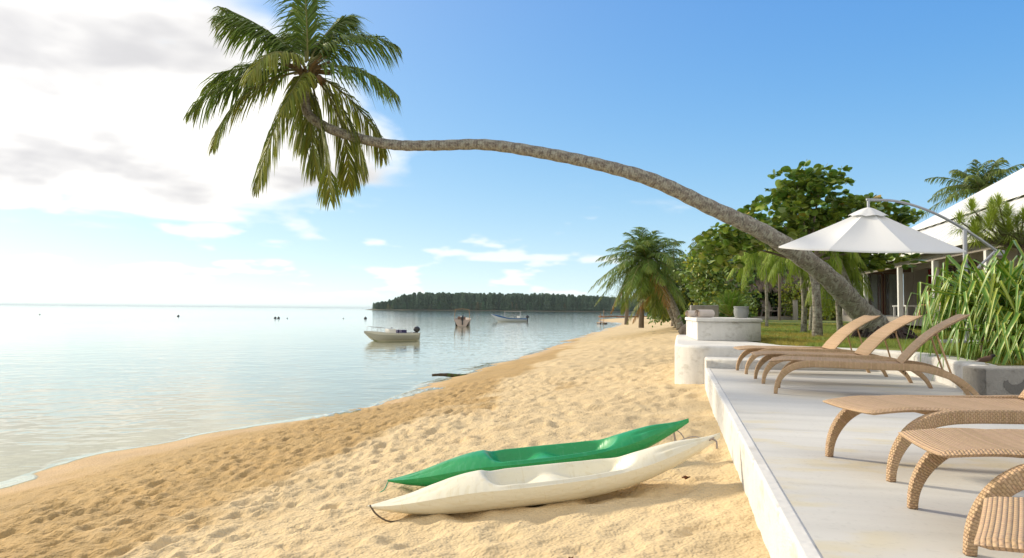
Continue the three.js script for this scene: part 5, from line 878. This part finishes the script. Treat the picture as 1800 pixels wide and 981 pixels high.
  pier(3.2, 4.4, 2.5, 3.2, 2.75, wallPaint); pier(6.2, 7.6, 2.5, 3.2, 2.75, wallPaint); pier(8.4, 11.8, 2.55, 3.2, 2.75, wallPaint); pier(12.2, 15.2, 2.55, 3.2, 2.75, wallPaint);
  // the wing that closes the far end of the veranda, facing along it
  const cross = (b0, b1, y0, y1, a, mat, name = 'wing_panel', th = 0.14, parent = wall) => { const c = Q(a, (y0 + y1) / 2, (b0 + b1) / 2); return new Mesher().box(c.x, c.y, c.z, b1 - b0, y1 - y0, th, turn).build(name, mat, parent); };
  cross(0.2, 0.55, 0.44, 3.0, 15.3, whitePaint); cross(0.55, 2.6, 2.45, 3.0, 15.3, brownWood); cross(2.3, 2.7, 0.44, 2.45, 15.3, wallPaint); cross(0.2, 2.7, 0.44, 3.0, 17.6, wallPaint, 'wing_back_wall');
  for (const [b0, b1] of [[0.6, 1.4], [1.45, 2.25]]) { const d = cross(b0, b1, 0.46, 2.42, 15.3, darkGlass, 'glass_door', 0.012); for (const [p, q, y0, y1] of [[b0, b0 + 0.06, 0.46, 2.42], [b1 - 0.06, b1, 0.46, 2.42], [b0, b1, 2.36, 2.44]]) cross(p, q, y0, y1, 15.26, brownWood, 'door_frame', 0.05, d); }
  for (const [b0, b1] of [[0.65, 1.0], [1.25, 1.75]]) { const m = new Mesher(), ids = []; for (let k = 0; k <= 24; k++) { const b = mix(b0, b1, k / 24), a = 15.55 + 0.05 * Math.sin(k * 1.3); ids.push([m.v(Q(a, 0.5, b)), m.v(Q(a, 2.4, b))]); } for (let k = 0; k < 24; k++) m.quad(ids[k][0], ids[k + 1][0], ids[k + 1][1], ids[k][1]); m.build('red_curtain', redCloth, wall); }
  pier(-9, 14.2, 0.44, 3.2, 6.2, wallPaint, 'room_back_wall'); 
  { const c = Q(15.3, 1.8, 4.4); new Mesher().box(c.x, c.y, c.z, 3.4, 2.75, 0.16, turn).build('end_wall', wallPaint, wall); }
  { const m = new Mesher(); face(m, [Q(-9, 3.2, 2.7), Q(14.2, 3.2, 2.7), Q(14.2, 3.2, 6.3), Q(-9, 3.2, 6.3)]); m.build('room_ceiling', wallPaint, wall); const f = new Mesher(); face(f, [Q(-9, 0.44, 2.7), Q(14.2, 0.44, 2.7), Q(14.2, 0.44, 6.3), Q(-9, 0.44, 6.3)]); f.build('room_floor', brownWood, wall); }
  for (const [a0, a1] of [[6.25, 6.9], [6.9, 7.55], [8.45, 9.55], [9.55, 10.65], [10.65, 11.75], [3.25, 4.35]]) { const d = pier(a0, a1, 0.46, 2.48, 2.72, darkGlass, 'glass_door', 0.012); for (const [p, q, y0, y1] of [[a0, a0 + 0.07, 0.46, 2.5], [a1 - 0.07, a1, 0.46, 2.5], [a0, a1, 2.42, 2.5], [a0, a1, 0.46, 0.6]]) { const c = Q((p + q) / 2, (y0 + y1) / 2, 2.70); new Mesher().box(c.x, c.y, c.z, 0.05, y1 - y0, q - p, turn).build('door_frame', a0 < 8 ? whitePaint : brownWood, d); } }
  for (const [a0, a1] of [[8.5, 9.3], [10.9, 11.7], [13.4, 14.1]]) { const m = new Mesher(), ids = []; for (let k = 0; k <= 40; k++) { const a = mix(a0, a1, k / 40), b = 2.95 + 0.05 * Math.sin(k * 1.3); ids.push([m.v(Q(a, 0.5, b)), m.v(Q(a, 2.5, b))]); } for (let k = 0; k < 40; k++) m.quad(ids[k][0], ids[k + 1][0], ids[k + 1][1], ids[k][1]); m.build('red_curtain', redCloth, wall); }
  // veranda furniture: separate things
  const y = 0.3 + 0.436, P = (a, b) => o.clone().add(Q(a, 0, b)).setY(y);
  const bench = thing('bench', 'white bench on the veranda behind the palm trunk', 'bench', P(10.6, 0.95), turn);
  new Mesher().box(0, 0.42, 0, 0.45, 0.05, 1.7).build('seat', whitePaint, bench); for (const [x, z] of [[-0.17, 0.75], [0.17, 0.75], [-0.17, -0.75], [0.17, -0.75]]) new Mesher().box(x, 0.2, z, 0.07, 0.4, 0.07).build('leg', whitePaint, bench);
  const chair = (a, b, r, label) => { const c = thing('dining_chair', label, 'chair', P(a, b), r, 'wooden chairs on the veranda'); new Mesher().box(0, 0.44, 0, 0.44, 0.04, 0.44).build('seat', teak, c); for (const [x, z] of [[-0.19, -0.19], [0.19, -0.19], [-0.19, 0.19], [0.19, 0.19]]) new Mesher().box(x, 0.21, z, 0.04, 0.42, 0.04).build('leg', teak, c); for (const x of [-0.19, 0.19]) new Mesher().box(x, 0.70, 0.2, 0.04, 0.5, 0.035).build('back_post', teak, c); for (let k = 0; k < 3; k++) new Mesher().box(0, 0.6 + 0.14 * k, 0.2, 0.36, 0.09, 0.02).build('back_slat', teak, c); };
  chair(7.9, 0.9, 0.2, 'wooden dining chair just right of the white veranda post'); chair(6.6, 1.6, 2.6, 'wooden dining chair partly hidden behind the screw-pine'); chair(10.3, 1.9, 1.8, 'wooden chair in the shade behind the white bench');
  const tb = thing('dining_table', 'wooden dining table on the veranda', 'table', P(7.0, 1.2), turn); new Mesher().box(0, 0.73, 0, 0.85, 0.05, 1.3).build('table_top', teak, tb); for (const [x, z] of [[-0.35, -0.55], [0.35, -0.55], [-0.35, 0.55], [0.35, 0.55]]) new Mesher().box(x, 0.355, z, 0.07, 0.7, 0.07).build('leg', teak, tb);
}

// ---------------------------------------------------------------- thatched hut with deck chairs, far across the lawn
{
  const o = at(17.0, 44, 0.34), h = thing('thatched_hut', 'small thatched hut with an orange doorway far behind the lawn', 'hut', o), RR = rng(301);
  const thatch = std({ vertexColors: true, roughness: 1 }), orange = std({ color: lin(0.42, 0.13, 0.04), roughness: 0.8 });
  new Mesher().box(0, 0.12, 0, 8.0, 0.24, 5.0).build('platform', greyWood, h);
  for (const [x0, x1, mat] of [[-3, -0.9, brownWood], [0.55, 1.1, orange], [1.1, 3.2, wallPaint]]) new Mesher().box((x0 + x1) / 2, 1.35, 1.0, x1 - x0, 2.2, 0.15).build('wall_panel', mat, h);
  new Mesher().box(0, 2.3, 1.0, 6.2, 0.3, 0.14).build('lintel', brownWood, h); new Mesher().box(0, 1.35, -1.4, 6.2, 2.2, 0.15).build('back_wall', brownWood, h);
  for (const s of [-1, 1]) new Mesher().box(s * 3.1, 1.35, -0.2, 0.15, 2.2, 2.3).build('side_wall', brownWood, h);
  { const m = new Mesher(), ids = []; for (let k = 0; k <= 16; k++) { const x = 0.1 + 0.4 * k / 16, z = 0.95 + 0.04 * Math.sin(k * 1.6); ids.push([m.v(V(x, 0.3, z)), m.v(V(x, 2.2, z))]); } for (let k = 0; k < 16; k++) m.quad(ids[k][0], ids[k + 1][0], ids[k + 1][1], ids[k][1]); m.build('door_curtain', std({ color: lin(0.34, 0.40, 0.42), roughness: 0.9, side: THREE.DoubleSide }), h); }
  const m = new Mesher(); for (let k = 0; k < 5200; k++) { const t = RR(), x = (RR() * 2 - 1) * mix(4.2, 2.4, t), z = mix(2.3, 0, t), y = mix(1.95, 4.3, t), l = 0.35 + 0.3 * RR(), kk = 0.5 + 0.8 * RR(), c = [0.20 * kk, 0.15 * kk, 0.115 * kk], s = RR() < 0.8 ? 1 : -1; const a = m.v(V(x - 0.03, y + 0.1, s * z - 0.2 + 0.05 * RR()), c), b = m.v(V(x + 0.03, y + 0.1, s * z - 0.2 + 0.05 * RR()), c), e = m.v(V(x + (RR() - 0.5) * 0.1, y - l * 0.72, s * (z + l * 0.7) - 0.2 + 0.06 * RR()), c); m.tri(a, b, e); }
  { const b = [V(-4.2, 1.9, 2.1), V(4.2, 1.9, 2.1), V(2.4, 4.25, -0.2), V(-2.4, 4.25, -0.2), V(-4.2, 1.9, -2.5), V(4.2, 1.9, -2.5)], c = [0.13, 0.10, 0.075], i = b.map((p) => m.v(p, c)); m.quad(i[0], i[1], i[2], i[3]); m.quad(i[5], i[4], i[3], i[2]); m.tri(i[1], i[5], i[2]); m.tri(i[4], i[0], i[3]); }
  m.build('thatched_roof', thatch, h);
  const deckChair = (x, z, r, label) => { const c = thing('deck_chair', label, 'chair', at(x, z, 0.58), r, 'deck chairs in front of the hut'); const wd = std({ color: lin(0.36, 0.30, 0.26), roughness: 0.8 }), bar = (a, b, n = 'slat', w = 0.08, hh = 0.03) => new Mesher().bar(V(...a), V(...b), w, hh).build(n, wd, c); for (let k = 0; k < 5; k++) bar([-0.25 + k * 0.125, 0.38, 0.25], [-0.25 + k * 0.125, 0.30, -0.25]); for (let k = 0; k < 5; k++) bar([-0.25 + k * 0.125, 0.30, -0.22], [-0.25 + k * 0.14 - 0.03, 1.0, -0.55], 'back_slat', 0.11, 0.025); for (const s of [-1, 1]) { bar([s * 0.34, 0, 0.28], [s * 0.34, 0.56, 0.28], 'leg', 0.05, 0.09); bar([s * 0.34, 0, -0.45], [s * 0.34, 0.56, -0.25], 'leg', 0.05, 0.09); bar([s * 0.36, 0.58, 0.34], [s * 0.36, 0.56, -0.45], 'armrest', 0.11, 0.03); } bar([-0.34, 0.36, 0.27], [0.34, 0.36, 0.27], 'crossbar', 0.04, 0.06); };
  deckChair(15.9, 42.0, 0.3, 'weathered wooden deck chair facing the camera, left of the hut door'); deckChair(16.9, 42.0, -1.5, 'weathered wooden deck chair seen from the side, right of the hut door');
  const post = (x, z, w, hgt, label, mat) => { const p = thing('garden_post', label, 'post', at(x, z, lawnY(x, z) - 0.01), 0.2, 'posts on the far lawn'); new Mesher().tube([V(0, 0, 0), V(0.01, hgt * 0.5, 0), V(-0.01, hgt, 0)], [w * 0.55, w * 0.5, w * 0.48], 10).build('shaft', mat, p); new Mesher().tube([V(-0.01, hgt, 0), V(-0.01, hgt + 0.04, 0)], w * 0.52, 10).build('top', mat, p); };
  post(16.6, 40, 0.28, 1.15, 'short thick grey post right of the deck chairs', greyWood); post(15.1, 38.5, 0.13, 2.6, 'thin dark post right of the deck chair facing the camera', twigMat);
  // low grey garden wall behind the towels
  const gw = new Mesher(); gw.box(5.35, 0.62, -19, 0.75, 0.85, 0.25, -0.1); tag(gw.build('garden_boundary_wall', std({ map: plasterMap, color: lin(0.45, 0.45, 0.46), bumpMap: plasterBump, bumpScale: 0.01, roughness: 0.95 })), 'short weathered grey wall behind the towels', 'wall');
  const tm = thing('lawn_tree', 'bare forked trunk on the lawn beside the leaning palm foot', 'tree', at(9.2, 21, 0.29)); new Mesher().tube([V(0, 0, 0), V(0.04, 0.8, 0), V(-0.05, 1.6, 0), V(0, 2.4, 0)], [0.09, 0.075, 0.06, 0.05], 8, null, true, 1).build('trunk', palmBark, tm); new Mesher().tube([V(0.02, 0.7, 0), V(0.18, 1.3, 0), V(0.3, 2.2, 0.1)], [0.05, 0.04, 0.03], 7).build('limb', palmBark, tm);
  { const c = new Mesher(), R8 = rng(5); for (let k = 0; k < 900; k++) { const a = R8() * 6.28, u = R8() * 2 - 1, r = 0.75 * Math.cbrt(R8()), p = V(Math.cos(a) * r, 2.6 + u * 0.45, Math.sin(a) * r), d = V(R8() - 0.5, R8() - 0.5, R8() - 0.5).normalize(), e = V(R8() - 0.5, R8() - 0.5, R8() - 0.5).cross(d).normalize(), kk = 0.6 + 0.7 * R8(), cc = [0.08 * kk, 0.13 * kk, 0.02 * kk]; c.tri(c.v(p.clone().addScaledVector(e, 0.04), cc), c.v(p.clone().addScaledVector(e, -0.04), cc), c.v(p.clone().addScaledVector(d, 0.16), cc)); } stuff(c.build('crown', broadMat, tm)); }
}

renderer.render(scene, camera);
